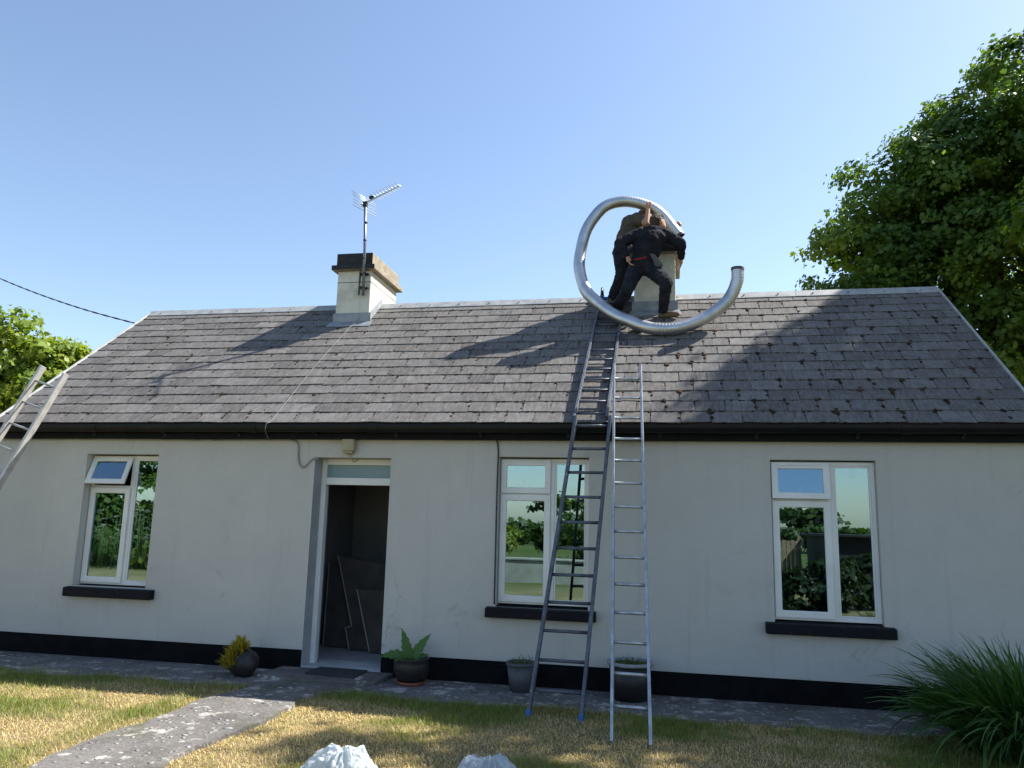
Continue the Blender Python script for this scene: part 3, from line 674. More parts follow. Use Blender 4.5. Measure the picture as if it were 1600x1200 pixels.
C_, P_, O_, ix_ = crown_points(hl, 1500, 9, .35, .4, .8); ok_ = P_[:, 2] > .05
hv, hf, hk = leaves(P_[ok_], O_[ok_], .42, leaf_cols(int(ok_.sum()), ix_[ok_], (.03,.06,.012), (.07,.11,.025)))
tag(np_mesh('far_hedgerow', hv, hf, LEAF, attr=hk), 'distant dark hedgerow along the horizon mirrored in the windows', 'hedgerow', kind='stuff')
gw = MB(); gw.box(-9, 2.2, -13.3, -13.05, -.05, .58); gw.box(-9.03, 2.23, -13.34, -13.01, .581, .64)
tag(gw.build('garden_wall', STONE, bevel=.015), 'low rendered garden wall mirrored in the middle window', 'wall')
fe = empty('timber_fence', (3.0, -15.4, 0), 'weathered timber fence mirrored in right window casement', 'fence')
for k in range(9):
    x = 2.55+k*.115; m = MB(); m.box(x, x+.10, -15.42, -15.40, .05, 1.28+.02*(k % 2)); m.build('board', WOOD, fe)
for x in (2.5, 3.6): m = MB(); m.box(x-.05, x+.05, -15.52, -15.425, 0, 1.42); m.build('post', WOOD, fe)
sh = empty('low_shed', (5.4, -14.6, 0), 'low flat-roofed shed, darkened as in tree shade, mirrored in the right window', 'shed')
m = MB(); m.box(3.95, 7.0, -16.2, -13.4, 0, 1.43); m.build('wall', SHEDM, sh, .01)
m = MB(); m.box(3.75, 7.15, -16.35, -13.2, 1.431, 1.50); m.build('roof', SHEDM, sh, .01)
tree('dark_bush', 'dark green bush mirrored low in the right window', 'bush', (3.1, -9.4, 0), .05,
     [(2.5,-9.3,.35,.6,.4,.4),(3.4,-9.4,.4,.7,.4,.5),(4.1,-9.5,.5,.5,.4,.6),(3.0,-9.0,.25,.8,.35,.25)], 620, 12, .09, .09, (.012,.026,.008), (.025,.045,.012), limbs=False, crownname='foliage', csize=.22)
# ------------------------------------------------------------------ aerial on the left chimney
an = empty('tv_aerial', (-4.245, 2.0, 4.75), 'rooftop television aerial on mast strapped to left chimney', 'aerial')
mx, my = -4.245, 1.965
m = MB(); m.tube([(mx+.02, my, 4.74), (mx, my, 5.5), (mx-.03, my, 6.14)], .021, 10); mast = m.build('mast', MAST, an)
for z in (5.28, 5.55, 5.82):
    m = MB(); m.tube([(mx-.005*(z-5), my, z), (mx-.005*(z-5), my, z+.02)], .026, 10); m.build('tape', BLACKP, mast)
m = MB()
for z in (4.86, 5.06):
    m.box(mx-.06, mx+.07, my+.02, 2.034, z-.012, z+.012); m.tube([(mx-.05, my-.02, z), (mx+.05, my-.02, z)], .008, 6); m.tube([(mx+.045, my-.03, z), (mx+.045, 2.033, z)], .007, 6)
m.tube([(mx-.05, my+.01, 4.75), (mx-.05, my+.02, 5.12)], .012, 6); m.build('bracket', BLACKP, an)
hd = Vector((mx-.03, my, 6.13)); bd = Vector((.56,-.22,.115)).normalized(); sd_ = Vector((.38,.92,.0)).normalized(); sd_ = (sd_-bd*sd_.dot(bd)).normalized(); bu = bd.cross(sd_)
if bu.z < 0: bu = -bu
m = MB(); m.bar(hd-bd*.10, hd+bd*.66, .016, .016, bu); m.build('boom', ANTM, an)
m = MB(); m.box(hd.x-.03, hd.x+.03, hd.y-.03, hd.y+.03, hd.z-.06, hd.z+.02); m.build('clamp', BLACKP, an, .006)
m = MB(); c = hd+bd*.13+bu*.03; m.box(c.x-.035, c.x+.035, c.y-.025, c.y+.025, c.z-.02, c.z+.025); m.build('dipole_box', BLACKP, an, .006)
for k in range(9):
    c = hd+bd*(.20+.055*k)+bu*.012; l = .115-.004*k; m = MB(); m.tube([c-sd_*l, c+sd_*l], .0042, 6); m.build('director', ANTM, an)
for k, s in enumerate((-1, 1)):
    m = MB(); a = hd+bd*.0; m.bar(a, a+bu*s*.115-bd*.03, .01, .01, sd_); m.build('reflector_arm', ANTM, an)
    for j in (.2, 1.6, 3.):
        c = a+(bu*s*.115-bd*.03)*((j+.8)/3.8); m = MB(); m.tube([c-sd_*.24, c+sd_*.24], .0042, 6); m.build('reflector', ANTM, an)
def cable(name, pts, r, mat, label, sub=6, twist=None):
    P = [Vector(p) for p in pts]; Q = []
    for i in range(len(P)-1):
        p0, p1, p2, p3 = P[max(i-1,0)], P[i], P[i+1], P[min(i+2,len(P)-1)]
        for k in range(sub):
            t = k/sub; Q.append(.5*((2*p1)+(p2-p0)*t+(2*p0-5*p1+4*p2-p3)*t*t+(3*p1-p0-3*p2+p3)*t**3))
    Q.append(P[-1]); m = MB()
    if twist:
        for ph in (0, math.pi):
            m.tube([q+Vector((0, math.cos(i*twist+ph), math.sin(i*twist+ph)))*r*.9 for i, q in enumerate(Q)], r, 6)
    else: m.tube(Q, r, 7)
    return tag(m.build(name, mat), label, 'cable')
cable('aerial_cable', [(-4.23,1.935,5.9),(-4.215,1.94,5.3),(-4.30,1.95,5.0),(-4.27,1.96,4.8),(-4.28,2.0,4.5),(-4.29,1.99,4.38),rp(-4.35,2.45,.03),rp(-4.36,1.3,.03),rp(-4.33,.3,.03),rp(-4.32,.0,.03),(-4.33,-.245,2.63),(-4.34,-.245,2.55),(-4.36,-.125,2.47)], .0022, CABLEW,
      'thin pale aerial lead running down slates from left chimney')
cable('wall_cable', [(WX0,-.012,2.462),(-6.6,-.012,2.470),(-5.2,-.012,2.466),(-4.35,-.012,2.472),(-4.13,-.012,2.468),(-4.055,-.012,2.42),(-4.045,-.012,2.30),(-4.02,-.012,2.20),(-3.97,-.012,2.17),(-3.915,-.012,2.22),(-3.87,-.012,2.262),(-3.80,-.008,2.268)], .010, CABLEG,
      'grey cable under the eaves dropping in a loop beside doorway')
cable('wall_cable', [(-1.795,-.03,2.50),(-1.775,-.012,2.44),(-1.765,-.010,2.32),(-1.768,-.009,2.0),(-1.766,-.009,1.2),(-1.764,-.009,.80)], .008, CABLEB,
      'dark cable hanging from the eaves down left edge of middle window')
P0, P1 = Vector((-7.86, 2.25, 4.45)), Vector((-19.5, 5.2, 9.7))
cable('overhead_cable', [P0.lerp(P1, t)+Vector((0,0,-1.25*4*t*(1-t)*.45)) for t in np.linspace(0, 1, 9)], .0075, CABLEB, 'twisted dark overhead cable sagging to the left gable', 26, twist=.8)

# lamp over the door
la = empty('door_lamp', (-3.436, 0, 2.33), 'aged beige bulkhead lamp on the wall above doorway', 'lamp')
m = MB(); m.box(-3.508, -3.364, -.085, -.001, 2.345, 2.497); m.build('housing', BEIGE, la, .022, 4)
m = MB(); m.box(-3.49, -3.382, -.078, -.012, 2.322, 2.346); m.build('base', BEIGE, la, .008)
m = MB(); m.tube([(-3.44,-.03,2.325),(-3.425,-.02,2.28),(-3.39,.03,2.235),(-3.355,.06,2.275)], .007, 7); m.build('lead', BEIGE, la)

# ------------------------------------------------------------------ ladders
def ladder(name, label, fl, fr, tl, tr, ts, mat, sw_, sd2, rr, feet=None, rungmat=None, first=.28, upv=None, ext=None):
    fl, fr, tl, tr = map(Vector, (fl, fr, tl, tr)); o = empty(name, tuple((fl+fr)/2), label, 'ladder', 'ladders on the cottage')
    face = (tl-fl).cross(fr-fl).normalized()
    for a, b in ((fl, tl), (fr, tr)):
        m = MB(); m.bar(a, b, sw_, sd2, face); m.build('stile', mat, o, .003)
        if feet:
            d_ = (b-a).normalized(); m = MB(); m.bar(a-d_*.008, a+d_*.055, sw_+.008, sd2+.008, face); m.build('foot', feet, o, .004)
    L = (tl-fl).length
    for s in ts:
        t = s/L; a, b = fl.lerp(tl, t), fr.lerp(tr, t); m = MB(); m.tube([a, b], rr, 10); m.build('rung', rungmat or mat, o)
    return o
ladder('wall_ladder', 'dark aluminium ladder with blue feet leaning across the middle window', (-1.196,-1.124,.0), (-.741,-1.14,.0), (-.915,-.262,2.70), (-.567,-.262,2.70),
       [.22+.2525*k for k in range(11)], ALUD, .03, .062, .015, BLUEP)
ladder('aluminium_ladder', 'bright narrow aluminium ladder reaching past gutter, free of the window', (-.443,-1.706,0), (-.150,-1.728,0), (-.556,.108,3.30), (-.280,.108,3.298),
       [.27+.2545*k for k in range(14)], ALU, .024, .055, .014)
ladder('weathered_ladder', 'pale weathered ladder slanting over the gutter at far left', (-8.47,-.84,.06), (-8.13,-.84,-.04), (-7.355,-.17,3.33), (-7.025,-.17,3.23),
       [.25+.28*k for k in range(12)], ALUW, .032, .085, .013, rungmat=ALU)
rl = ladder('roof_ladder', 'dark roof ladder lying on slates below right chimney', rp(-.938,.0,.062), rp(-.610,.0,.062), rp(-.895,3.30,.075), rp(-.575,3.30,.075),
       [.10+.25*k for k in range(13)], ALUD, .028, .06, .014)
for x in (-.89, -.575):
    m = MB(); t0 = rp(x, 3.28, .085); m.tube([t0, t0+Vector((0,.10,.16)), Vector((x, 2.52, 4.90)), Vector((x, 2.68, 4.84)), Vector((x, 2.82, 4.60))], .014, 8); m.build('ridge_hook', BLACKP, rl)
m = MB(); m.tube([(-.93, 2.36, 4.70), (-.53, 2.36, 4.70)], .022, 10); m.build('roller', BLUEP, rl)

# ------------------------------------------------------------------ flue liner
PP = [(.876,1.66,4.838),(.856,1.66,4.65),(.755,1.66,4.443),(.565,1.60,4.255),(.313,1.52,4.099),(.066,1.455,4.015),(-.178,1.455,4.031),(-.432,1.54,4.133),(-.698,1.67,4.301),(-.924,1.81,4.520),
      (-1.076,1.9,4.734),(-1.146,1.95,4.961),(-1.154,2.0,5.209),(-1.098,2.05,5.498),(-.991,2.1,5.743),(-.829,2.15,5.945),(-.609,2.2,6.033),(-.387,2.24,6.019),(-.184,2.27,5.938),(-.02,2.29,5.789),(.104,2.3,5.629),(.188,2.3,5.510)]
def spline(P, step):
    P = [Vector(p) for p in P]; Q = []
    for i in range(len(P)-1):
        p0, p1, p2, p3 = P[max(i-1,0)], P[i], P[i+1], P[min(i+2,len(P)-1)]
        for k in range(40):
            t = k/40; Q.append(.5*((2*p1)+(p2-p0)*t+(2*p0-5*p1+4*p2-p3)*t*t+(3*p1-p0-3*p2+p3)*t**3))
    Q.append(P[-1]); out = [Q[0]]; acc = 0
    for a, b in zip(Q, Q[1:]):
        l = (b-a).length; acc += l
        if acc >= step: out.append(b); acc = 0
    return out
Q = spline(PP, .0065); Q = [q+Vector((mnoise.noise(q*3.1), mnoise.noise(q*3.1+Vector((9,2,1)))*.6, mnoise.noise(q*3.1+Vector((1,7,4)))))*.014 for q in Q]
rad = [0.0775 + .0019*math.sin(2*math.pi*i/3.2)+.0022*mnoise.noise(Vector((i*.021, 3.3, 0))) for i in range(len(Q))]
flu = empty('flue_liner', tuple(Q[len(Q)//2]), 'long shiny corrugated steel flue liner bent in a loop around two workers', 'flue liner')
m = MB(); m.tube(Q, rad, 26, caps=False); m.build('outer_skin', STEEL, flu)
m = MB(); m.tube(Q[::3], .0715, 20, caps=False); m.build('inner_skin', STEELIN, flu)
for a, b in ((Q[0], Q[6]), (Q[-1], Q[-7])):
    m = MB(); d_ = (b-a).normalized(); m.tube([a-d_*.003, a+d_*.035], .0815, 26, caps=False); m.tube([a-d_*.003, a+d_*.035], .0755, 26, caps=False); m.build('end_collar', STEELIN, flu)

# ------------------------------------------------------------------ people
def ballpts(c, r, n=10):
    c = Vector(c); V, F = [], []
    for i in range(n+1):
        for j in range(2*n):
            th = math.pi*i/n; ph = math.pi*j/n
            V.append(c+Vector((math.sin(th)*math.cos(ph), math.sin(th)*math.sin(ph), math.cos(th)))*r)
    for i in range(n):
        for j in range(2*n): F.append((i*2*n+j, i*2*n+(j+1) % (2*n), (i+1)*2*n+(j+1) % (2*n), (i+1)*2*n+j))
    return V, F
def blob(name, prims, voxel, mat, parent, smooth=4, wrinkle=0., wfreq=14.):
    m = MB()
    for p in prims:
        if p[0] == 'cap':
            _, a, b, ra, rb = p; a, b = Vector(a), Vector(b); d = (b-a)
            n = max(2, int(d.length/.02)); m.tube([a.lerp(b, i/n) for i in range(n+1)], [ra+(rb-ra)*i/n for i in range(n+1)], 16)
            m.add(*ballpts(a, ra)); m.add(*ballpts(b, rb))
        else:
            _, c, rad_, rot = p; V, F = ballpts((0,0,0), 1, 12); Rm = rot or Matrix.Identity(3)
            m.add([Vector(c) + Rm @ Vector((v.x*rad_[0], v.y*rad_[1], v.z*rad_[2])) for v in V], F)
    o = m.build(name, mat, parent)
    md = o.modifiers.new('r', 'REMESH'); md.mode = 'VOXEL'; md.voxel_size = voxel; md.use_smooth_shade = True
    dg = bpy.context.evaluated_depsgraph_get(); nm = bpy.data.meshes.new_from_object(o.evaluated_get(dg)); o.modifiers.clear()
    old = o.data; o.data = nm; bpy.data.meshes.remove(old); nm.name = name
    bm = bmesh.new(); bm.from_mesh(nm)
    for _ in range(smooth): bmesh.ops.smooth_vert(bm, verts=bm.verts, factor=.5, use_axis_x=True, use_axis_y=True, use_axis_z=True)
    if wrinkle:
        bm.normal_update()
        for v in bm.verts:
            q = v.co*wfreq; v.co += v.normal*wrinkle*(mnoise.noise(q)+.6*mnoise.noise(q*2.3+Vector((3,1,7))))
    for f in bm.faces: f.smooth = True
    bm.to_mesh(nm); bm.free()
    if not nm.materials: nm.materials.append(mat)
    return o
def chain(*js): return [('cap', a, b, ra, rb) for (a, ra), (b, rb) in zip(js, js[1:])]
def hand(wr, fwd, palm_n, s=1., curl=.9):
    """palm, four unequal bent fingers and a thumb; fwd = finger direction, palm_n = side the fingers close to"""
    wr, f, n = Vector(wr), Vector(fwd).normalized(), Vector(palm_n); n = (n-f*n.dot(f)).normalized(); sd3 = f.cross(n)
    P = [('cap', wr, wr+f*.05*s, .026*s, .03*s)]
    for k in (-1, -.33, .33, 1): P.append(('cap', wr+f*.03*s+sd3*k*.02*s, wr+f*.085*s+sd3*k*.031*s, .016*s, .0125*s))
    for k, l in ((-1, .062), (-.33, .078), (.33, .082), (1, .070)):
        a = wr+f*.085*s+sd3*k*.031*s; b = a+(f*math.cos(curl*.6)+n*math.sin(curl*.6))*l*.5*s; c = b+(f*math.cos(curl*1.5)+n*math.sin(curl*1.5))*l*.5*s
        P += [('cap', a, b, .0105*s, .0095*s), ('cap', b, c, .0095*s, .008*s)]
    t0 = wr+f*.025*s+sd3*.026*s; t1 = t0+(f*.55+sd3*.75+n*.2).normalized()*.042*s; t2 = t1+(f*.7+n*.6+sd3*.15).normalized()*.036*s
    return P + [('cap', t0, t1, .015*s, .012*s), ('cap', t1, t2, .012*s, .0095*s)]
def boot(name, ankle, fwd, parent, s=1.):
    a, f = Vector(ankle), Vector(fwd).normalized(); dn = Vector((0,0,-1))
    P = [('cap', a+Vector((0,0,.07)), a+dn*.03, .052, .05), ('cap', a+dn*.045-f*.03, a+dn*.05+f*.12, .043, .042), ('cap', a+dn*.05+f*.12, a+dn*.058+f*.18, .042, .034)]
    return blob(name, P, .009, BOOT, parent, 2)

def person_A():
    o = empty('person', (-.30, 1.9, 4.33), 'person in navy hooded top leaning across right chimney, red trim on trousers', 'person', 'people working on the roof')
    hipL, hipR = Vector((-.385,1.86,4.965)), Vector((-.225,1.86,4.955)); knL, knR = Vector((-.492,1.64,4.605)), Vector((-.006,1.60,4.66))
    anL, anR = Vector((-.64,1.98,4.46)), Vector((-.045,1.93,4.375)); waist, chest, neck = Vector((-.295,1.84,5.10)), Vector((-.205,1.83,5.30)), Vector((-.175,1.85,5.45))
    shL, shR = Vector((-.370,1.83,5.39)), Vector((-.02,1.88,5.40)); elL, waL = Vector((-.610,1.74,5.262)), Vector((-.495,1.70,5.06)); elR, waR = Vector((.195,1.90,5.27)), Vector((.190,2.06,5.125))
    head = Vector((-.105,1.89,5.575))
    body = chain((hipL,.075),(knL,.05),(anL,.035)) + chain((hipR,.075),(knR,.05),(anR,.035)) + chain((hipL,.09),(hipR,.09)) + chain(((hipL+hipR)/2,.12),(waist,.11),(chest,.125),(neck,.055),(head,.06))
    body += chain((chest,.09),(shL,.055),(elL,.04),(waL,.028)) + chain((chest,.09),(shR,.055),(elR,.04),(waR,.028))
    Hm = Matrix.Rotation(R(-12), 3, 'Y') @ Matrix.Rotation(R(-55), 3, 'Z')
    body += [('ell', head, (.073,.095,.108), Hm), ('ell', head+Hm@Vector((0,.055,-.055)), (.048,.05,.052), Hm), ('ell', head+Hm@Vector((0,.102,-.012)), (.012,.018,.022), Hm),
             ('ell', head+Hm@Vector((.075,.0,-.012)), (.010,.02,.03), Hm), ('ell', head+Hm@Vector((-.075,.0,-.012)), (.010,.02,.03), Hm),
             ('ell', head+Hm@Vector((0,.088,-.052)), (.022,.014,.006), Hm), ('ell', head+Hm@Vector((.03,.082,.012)), (.013,.012,.008), Hm), ('ell', head+Hm@Vector((-.03,.082,.012)), (.013,.012,.008), Hm)]
    body += hand(waL, (.25,.1,-.95), (.9,-.1,.2), curl=.7) + hand(waR, (-.05,.45,-.88), (-.95,-.1,.1), curl=.5)
    blob('body', body, .008, SKIN, o, 2)
    hood = chain((waist+Vector((-.005,0,-.09)),.150),(waist,.148),(chest,.165),(neck+Vector((0,0,-.03)),.085))
    hood += [('ell', (waist+chest)/2, (.195,.135,.20), Matrix.Rotation(R(22), 3, 'Y')), ('ell', chest+Vector((.01,0,.05)), (.215,.13,.115), Matrix.Rotation(R(4), 3, 'Y'))]
    hood += chain((shL,.092),(shL.lerp(elL,.5),.078),(elL,.066),(waL.lerp(elL,.12),.046)) + chain((shR,.092),(shR.lerp(elR,.5),.078),(elR,.066),(waR.lerp(elR,.12),.046))
    hood += [('ell', neck+Vector((-.005,-.045,-.005)), (.105,.075,.065), None), ('cap', neck+Vector((-.07,-.02,.02)), neck+Vector((.08,-.02,.02)), .04, .04)]
    blob('hooded_top', hood, .010, NAVY, o, 4, .011, 13)
    tr = chain((hipL,.118),(hipL.lerp(knL,.5),.102),(knL,.082),(knL.lerp(anL,.5),.074),(anL,.066)) + chain((hipR,.118),(hipR.lerp(knR,.5),.102),(knR,.082),(knR.lerp(anR,.5),.074),(anR+Vector((0,0,.0)),.066))
    tr += [('ell', (hipL+hipR)/2+Vector((0,-.02,.03)), (.185,.145,.14), Matrix.Rotation(R(8), 3, 'Y'))]
    blob('trousers', tr, .010, TROU, o, 4, .011, 12)
    boot('boot', anL+Vector((0,0,-.0)), (.4,.8,0), o); boot('boot', anR, (.96,-.25,0), o)
    hr = [('ell', head+Hm@Vector((0,-.016,.026)), (.083,.098,.098), Hm), ('ell', head+Hm@Vector((0,-.05,-.03)), (.072,.055,.06), Hm), ('ell', head+Hm@Vector((0,.05,.085)), (.06,.05,.03), Hm)]
    blob('hair', hr, .007, HAIR, o, 1, .009, 45)
    b = (hipL+hipR)/2
    m = MB(); m.bar(b+Vector((-.10,-.172,.045)), b+Vector((.055,-.172,.075)), .012, .016); tag(m.build('pocket_trim', REDC, o, .003), 'red strip along the back pocket')
    m = MB(); q = b+Vector((.15,-.13,.06)); m.add([q+Vector(v) for v in ((-.06,-.02,.08),(.01,-.02,.06),(.115,-.035,-.10),(.02,-.05,-.13),(-.06,.01,.08),(.01,.01,.06),(.115,.0,-.10),(.02,-.01,-.13))],
        [(0,1,2,3),(7,6,5,4),(0,4,5,1),(1,5,6,2),(2,6,7,3),(3,7,4,0)]); tag(m.build('holster_pocket', GREYC, o, .008), 'loose grey holster pocket at the hip')
def person_B():
    o = empty('person', (-.66, 2.45, 4.62), 'person in charcoal tee with bare arms raised holding the steel liner', 'person', 'people working on the roof')
    hipL, hipR = Vector((-.63,2.30,5.335)), Vector((-.53,2.44,5.335)); knL, knR = Vector((-.60,2.20,4.985)), Vector((-.52,2.40,5.0)); anL, anR = Vector((-.735,2.36,4.705)), Vector((-.60,2.48,4.765))
    waist, chest, neck = Vector((-.545,2.36,5.53)), Vector((-.465,2.36,5.72)), Vector((-.375,2.38,5.83)); head = Vector((-.300,2.42,5.875))
    shF, shB = Vector((-.405,2.24,5.79)), Vector((-.38,2.50,5.80)); elF, waF = Vector((-.262,2.12,5.665)), Vector((-.240,2.17,5.885)); elB, waB = Vector((-.10,2.52,5.70)), Vector((.10,2.42,5.72))
    body = chain((hipL,.075),(knL,.05),(anL,.036)) + chain((hipR,.075),(knR,.05),(anR,.036)) + chain(((hipL+hipR)/2,.11),(waist,.11),(chest,.12),(neck,.055),(head,.06))
    body += chain((chest,.085),(shF,.056),(elF,.043),(waF,.029)) + chain((chest,.085),(shB,.056),(elB,.042),(waB,.028))
    Hm = Matrix.Rotation(R(-90), 3, 'Z') @ Matrix.Rotation(R(-28), 3, 'X')
    body += [('ell', head, (.074,.096,.108), Hm), ('ell', head+Hm@Vector((0,.055,-.055)), (.048,.05,.052), Hm), ('ell', head+Hm@Vector((0,.102,-.012)), (.012,.018,.022), Hm),
             ('ell', head+Hm@Vector((.075,0,-.012)), (.010,.02,.03), Hm), ('ell', head+Hm@Vector((-.075,0,-.012)), (.010,.02,.03), Hm),
             ('ell', head+Hm@Vector((0,.088,-.052)), (.022,.014,.006), Hm), ('ell', head+Hm@Vector((.03,.082,.012)), (.013,.012,.008), Hm), ('ell', head+Hm@Vector((-.03,.082,.012)), (.013,.012,.008), Hm)]
    body += hand(waF, (.12,.05,.98), (.15,.95,0), curl=.75) + hand(waB, (.75,-.5,.15), (-.25,-.6,-.6), curl=.8)
    blob('body', body, .008, SKIN, o, 2)
    te = chain((waist+Vector((-.03,0,-.14)),.145),(waist,.148),(chest,.155),(neck+Vector((-.03,0,-.03)),.085)) + chain((shF,.085),(shF.lerp(elF,.5),.074)) + chain((shB,.085),(shB.lerp(elB,.5),.074))
    te += [('ell', chest+Vector((-.01,0,.02)), (.145,.20,.13), Matrix.Rotation(R(35), 3, 'Y')), ('ell', waist.lerp(chest,.5), (.145,.165,.18), Matrix.Rotation(R(25), 3, 'Y'))]
    blob('t_shirt', te, .010, TEE, o, 4, .010, 12)
    tr = chain((hipL,.105),(hipL.lerp(knL,.5),.094),(knL,.08),(anL,.065)) + chain((hipR,.105),(hipR.lerp(knR,.5),.094),(knR,.08),(anR,.065)) + [('ell', (hipL+hipR)/2+Vector((0,0,.03)), (.15,.17,.13), None)]
    blob('trousers', tr, .010, TROU, o, 4, .011, 12)
    boot('boot', anL, (.8,.5,0), o); boot('boot', anR, (.9,.3,0), o)
    blob('hair', [('ell', head+Hm@Vector((0,-.018,.026)), (.079,.094,.094), Hm)], .007, pm('cropped_hair', (.16,.10,.065), (.11,.07,.045), 60, .8, bump=.5, bscale=200), o, 1, .003, 60)
person_A(); person_B()

# ------------------------------------------------------------------ pots, mat, boards, bags
def disc(m, c, r, n=24, mi=0): c = Vector(c); m.add([c+Vector((math.cos(2*math.pi*i/n)*r, math.sin(2*math.pi*i/n)*r, 0)) for i in range(n)], [tuple(range(n))], mi)
def ribbon_leaf(base_p, az, L, wd, lean, curve, n=6, lobed=0., roll=0.):
    b = Vector(base_p); d = Vector((math.cos(az), math.sin(az), 0)); s = Vector((-d.y, d.x, 0)); V = []; p = b; a = lean
    for i in range(n+1):
        t = i/n; wv = wd*math.sin(math.pi*min(1, .12+.88*t)**.8)*(1+lobed*(1 if i % 2 else -1)); wv = max(wv, wd*.08)
        nn = (d*math.cos(a)-Vector((0,0,1))*math.sin(a)); s2 = s*math.cos(roll)+nn*math.sin(roll); n2 = nn*math.cos(roll)-s*math.sin(roll)
        V += [p-s2*wv-n2*wv*.3, p, p+s2*wv-n2*wv*.3]
        p = p + (d*math.sin(a)+Vector((0,0,1))*math.cos(a))*(L/n); a += curve/n
    F = []
    for i in range(n):
        for j in (0, 1): F.append((3*i+j, 3*i+j+1, 3*i+j+4, 3*i+j+3))
    return V, F
def ribbons(name, specs, col1, col2, mat, parent, lobed=0., n=6):
    V, F, K = [], [], []
    for (b, az, L, wd, lean, cur, *rl_) in specs:
        v, f = ribbon_leaf(b, az, L, wd, lean, cur, n, lobed, *rl_); k = len(V); V += [tuple(q) for q in v]; F += [tuple(i+k for i in g_) for g_ in f]
        t = random.random(); c = [a*(1-t)+b_*t for a, b_ in zip(col1, col2)]; K += [c]*len(v)
    return np_mesh(name, np.array(V), np.array(F), mat, parent, attr=np.array(K), smooth=True)

# tipped round pot with yellow-green moss plant
tp = empty('tipped_pot', (-4.30, -.50, .02), 'tipped black round pot spilling yellow-green plant, left of path', 'plant pot')
ax = Vector((-.80, -.30, .52)).normalized(); pc = Vector((-4.26, -.42, .135))
m = MB(); m.lathe(pc-ax*.12, [(.0,.0),(.08,.0),(.125,.04),(.145,.10),(.14,.17),(.125,.215),(.135,.235),(.125,.24),(.112,.215),(.11,.2)], 30, axis=ax); m.build('pot', BLACKP, tp)
sp = [];
for i in range(900):
    a, r_ = random.uniform(0, 6.28), .15*random.random()**.5; q = ax.orthogonal().normalized(); q2 = ax.cross(q)
    sp.append((pc+ax*random.uniform(.04,.15)+Vector((-.01,-.02,.03))+q*math.cos(a)*r_+q2*math.sin(a)*r_, random.uniform(.8,5.2), random.uniform(.05,.13), .008, random.uniform(.1,1.5), .7))
ribbons('foliage', sp, (.26,.22,.025), (.42,.34,.04), GRASSM, tp, n=3)
# bowl with dandelion
bp = empty('bowl_pot', (-2.53, -.27, .02), 'black bowl pot with broad toothed leaves on terracotta saucer by doorway', 'plant pot')
c = Vector((-2.53, -.27, .022)); m = MB(); m.lathe(c, [(0,.0),(.13,0),(.15,.035),(.14,.035),(.12,.012),(0,.012)], 30); m.build('saucer', TERRA, bp)
m = MB(); m.lathe(c, [(0,.014),(.10,.014),(.15,.06),(.178,.13),(.176,.19),(.165,.235),(.178,.25),(.166,.255),(.152,.235),(.15,.215)], 32); m.build('bowl', BLACKP, bp)
m = MB(); disc(m, c+Vector((0,0,.215)), .155); m.build('soil', SOIL, bp)
for az, L, wd, ln, cu, ro in ((3.0,.33,.050,.12,.35,1.2),(.25,.33,.050,.42,.35,-1.2),(3.3,.30,.058,.95,1.1,.9),(2.2,.24,.045,.3,.5,.6),(.0,.20,.04,.9,.6,-.7),(5.0,.17,.035,.9,.8,.2),(4.2,.2,.04,1.0,1.0,.3),(1.2,.22,.04,.5,.5,-.3)):
    ribbons('leaf', [(c+Vector((-.02+.02*math.cos(az),.02*math.sin(az),.21)), az, L, wd, ln, cu, ro)], (.05,.13,.022), (.07,.16,.03), STRAP, bp, lobed=.16, n=11)
# grey bucket pot, tall dark pot
def flowerpot(name, c, r0, r1, h, mat, rim, label, weeds, rimmat):
    o = empty(name, c, label, 'plant pot'); c = Vector(c); m = MB(); m.lathe(c, [(0,0),(r0,0),(r1,h-.03),(r1-.012,h-.03),(r1-.016,h-.05)], 30); m.build('pot', mat, o)
    m = MB(); m.lathe(c, [(r1+.001,h-.034),(r1+rim,h-.03),(r1+rim,h),(r1-.01,h),(r1-.012,h-.034)], 30); m.build('rim', rimmat, o)
    m = MB(); disc(m, c+Vector((0,0,h-.045)), r1-.006); m.build('soil', SOIL, o)
    sp = [(c+Vector((random.uniform(-.7,.7)*r1, random.uniform(-.7,.7)*r1, h-.05)), random.uniform(0,6.28), random.uniform(.05,.15), .006, random.uniform(.2,1.1), .9) for _ in range(weeds)]
    ribbons('weeds', sp, (.06,.12,.03), (.14,.15,.05), GRASSM, o, n=4); return o
flowerpot('grey_pot', (-1.43,-.235,.02), .105, .135, .27, GREYP, .012, 'small grey tapered pot of weeds left of the dark ladder', 60, GREYP)
flowerpot('pale_rimmed_pot', (-.375,-.27,.02), .155, .20, .345, BLACKP, .016, 'large black pot with pale rim behind the narrow aluminium ladder', 150, RIMP)
# doormat
dm = MB(); dm.slab([(-3.63,-.36),(-3.07,-.43),(-3.08,-.04),(-3.62,-.015)], .0665, .082); tag(dm.build('doormat', MATM, bevel=.004), 'dark rubber doormat lying before the open doorway', 'doormat')
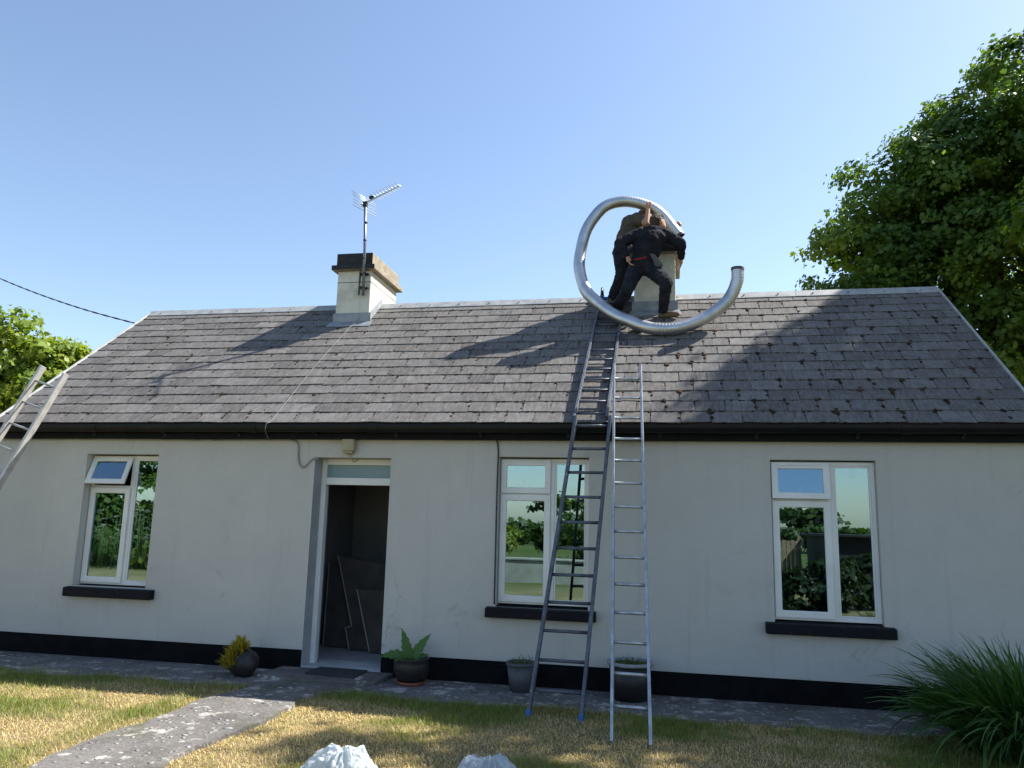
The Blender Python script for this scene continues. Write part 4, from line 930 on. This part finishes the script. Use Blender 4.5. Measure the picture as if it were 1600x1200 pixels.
# boards in the hall
def board(poly, y, lean, label, worn, t=.03):
    m = MB(); m.prism(poly, y, y+t); z0 = min(p[1] for p in poly)
    for i in worn:
        a, b = poly[i], poly[(i+1) % len(poly)]; dx, dz = b[0]-a[0], b[1]-a[1]; l = math.hypot(dx, dz); nx, nz = -dz/l*.007, dx/l*.007
        m.bar((a[0]+nx, y-.001, a[1]+nz), (b[0]+nx, y-.001, b[1]+nz), .012, .006, (0,1,0), 1)
    m.xform(lambda v: Vector((v.x, v.y+(v.z-z0)*lean, v.z))); o = m.build('loose_board', [BOARD, BEDGE])
    return tag(o, label, 'board', 'boards stored in the hall')
board([(-4.20,.07),(-3.70,.07),(-3.75,1.08),(-4.24,1.06)], 1.30, .12, 'tall dark board nearest left side inside the doorway', [3])
board([(-3.81,.07),(-3.05,.07),(-3.05,1.02),(-4.06,1.16),(-3.80,.34),(-3.88,.32)], 1.18, .08, 'notched dark board with pale stepped edge mid doorway', [3, 4, 5])
board([(-3.50,.07),(-3.0,.07),(-3.0,.78),(-3.72,.78)], 1.06, .06, 'short slanting dark board at right inside the doorway', [3])
# crumpled polythene bags on the lawn
def bag(name, c, r, label, sd_):
    na, nr = 132, 34; V, F = [], []; o3 = Vector((sd_*3.1, sd_*1.7, .3))
    for i in range(nr+1):
        t = i/nr
        for j in range(na):
            a = 2*math.pi*j/na; u = Vector((math.cos(a), math.sin(a), 0)); q = u*1.3+o3
            edge = 1+.28*mnoise.noise(q)+.10*mnoise.noise(u*4+o3)
            pleat = (1-2.2*abs(mnoise.noise(u*3.2+o3+Vector((0,0,t*.8)))))*.5+(1-2*abs(mnoise.noise(u*5.5+o3+Vector((3,0,t*2.5)))))*.3
            hgt = (1-t**1.7)*(1+.35*mnoise.noise(Vector((u.x*t, u.y*t, 0))*1.9+o3)) + pleat*.42*math.sin(math.pi*min(1, t*1.05))**.8
            cr = mnoise.voronoi(Vector((u.x*t*5, u.y*t*5, hgt*3))+o3)[0][0]
            rr = t*edge*(1+.10*pleat*t); hgt = max(.0, hgt + .30*(cr-.4)*min(1, (1-t)*5))
            V.append((rr*u.x*r[0]+.10*r[0]*(1-t), rr*u.y*r[1], hgt*r[2]+.004))
    for i in range(nr):
        for j in range(na): F.append((i*na+j, i*na+(j+1) % na, (i+1)*na+(j+1) % na, (i+1)*na+j))
    me = bpy.data.meshes.new(name); me.from_pydata(V, [], F); me.materials.append(POLY); me.update()
    for p in me.polygons: p.use_smooth = True
    o = bpy.data.objects.new(name, me); COL.objects.link(o); o.location = c; return tag(o, label, 'plastic bag', 'plastic bags on the lawn')
bag('plastic_bag', (-2.02,-3.20,.01), (.27,.21,.18), 'larger crumpled pale plastic bag at bottom edge, nearer the path', 2)
bag('plastic_bag', (-1.12,-3.02,.01), (.23,.18,.165), 'lower crumpled pale plastic bag at bottom edge, nearer the ladders', 5)

# ------------------------------------------------------------------ strap-leaved clump at the right
cl = empty('strap_leaf_clump', (2.55, -1.25, 0), 'dense dark green clump of arching strap leaves by right wall', 'plant')
sp = []
for i in range(1500):
    a, r_ = random.uniform(0, 6.28), .40*random.random()**.6; out = a + random.gauss(0, .45); q = r_/.40
    L = random.uniform(.55, 1.0); ln = .03+.55*q*random.random()+random.uniform(0,.15)
    sp.append(((2.68+r_*1.2*math.cos(a), -1.25+r_*math.sin(a), 0), out, L, random.uniform(.011,.020), ln, random.uniform(.3, 1.2)+2.0*q*random.random(), random.gauss(0,.4)))
ribbons('leaves', sp, (.03,.085,.016), (.065,.14,.027), STRAP, cl, n=8)
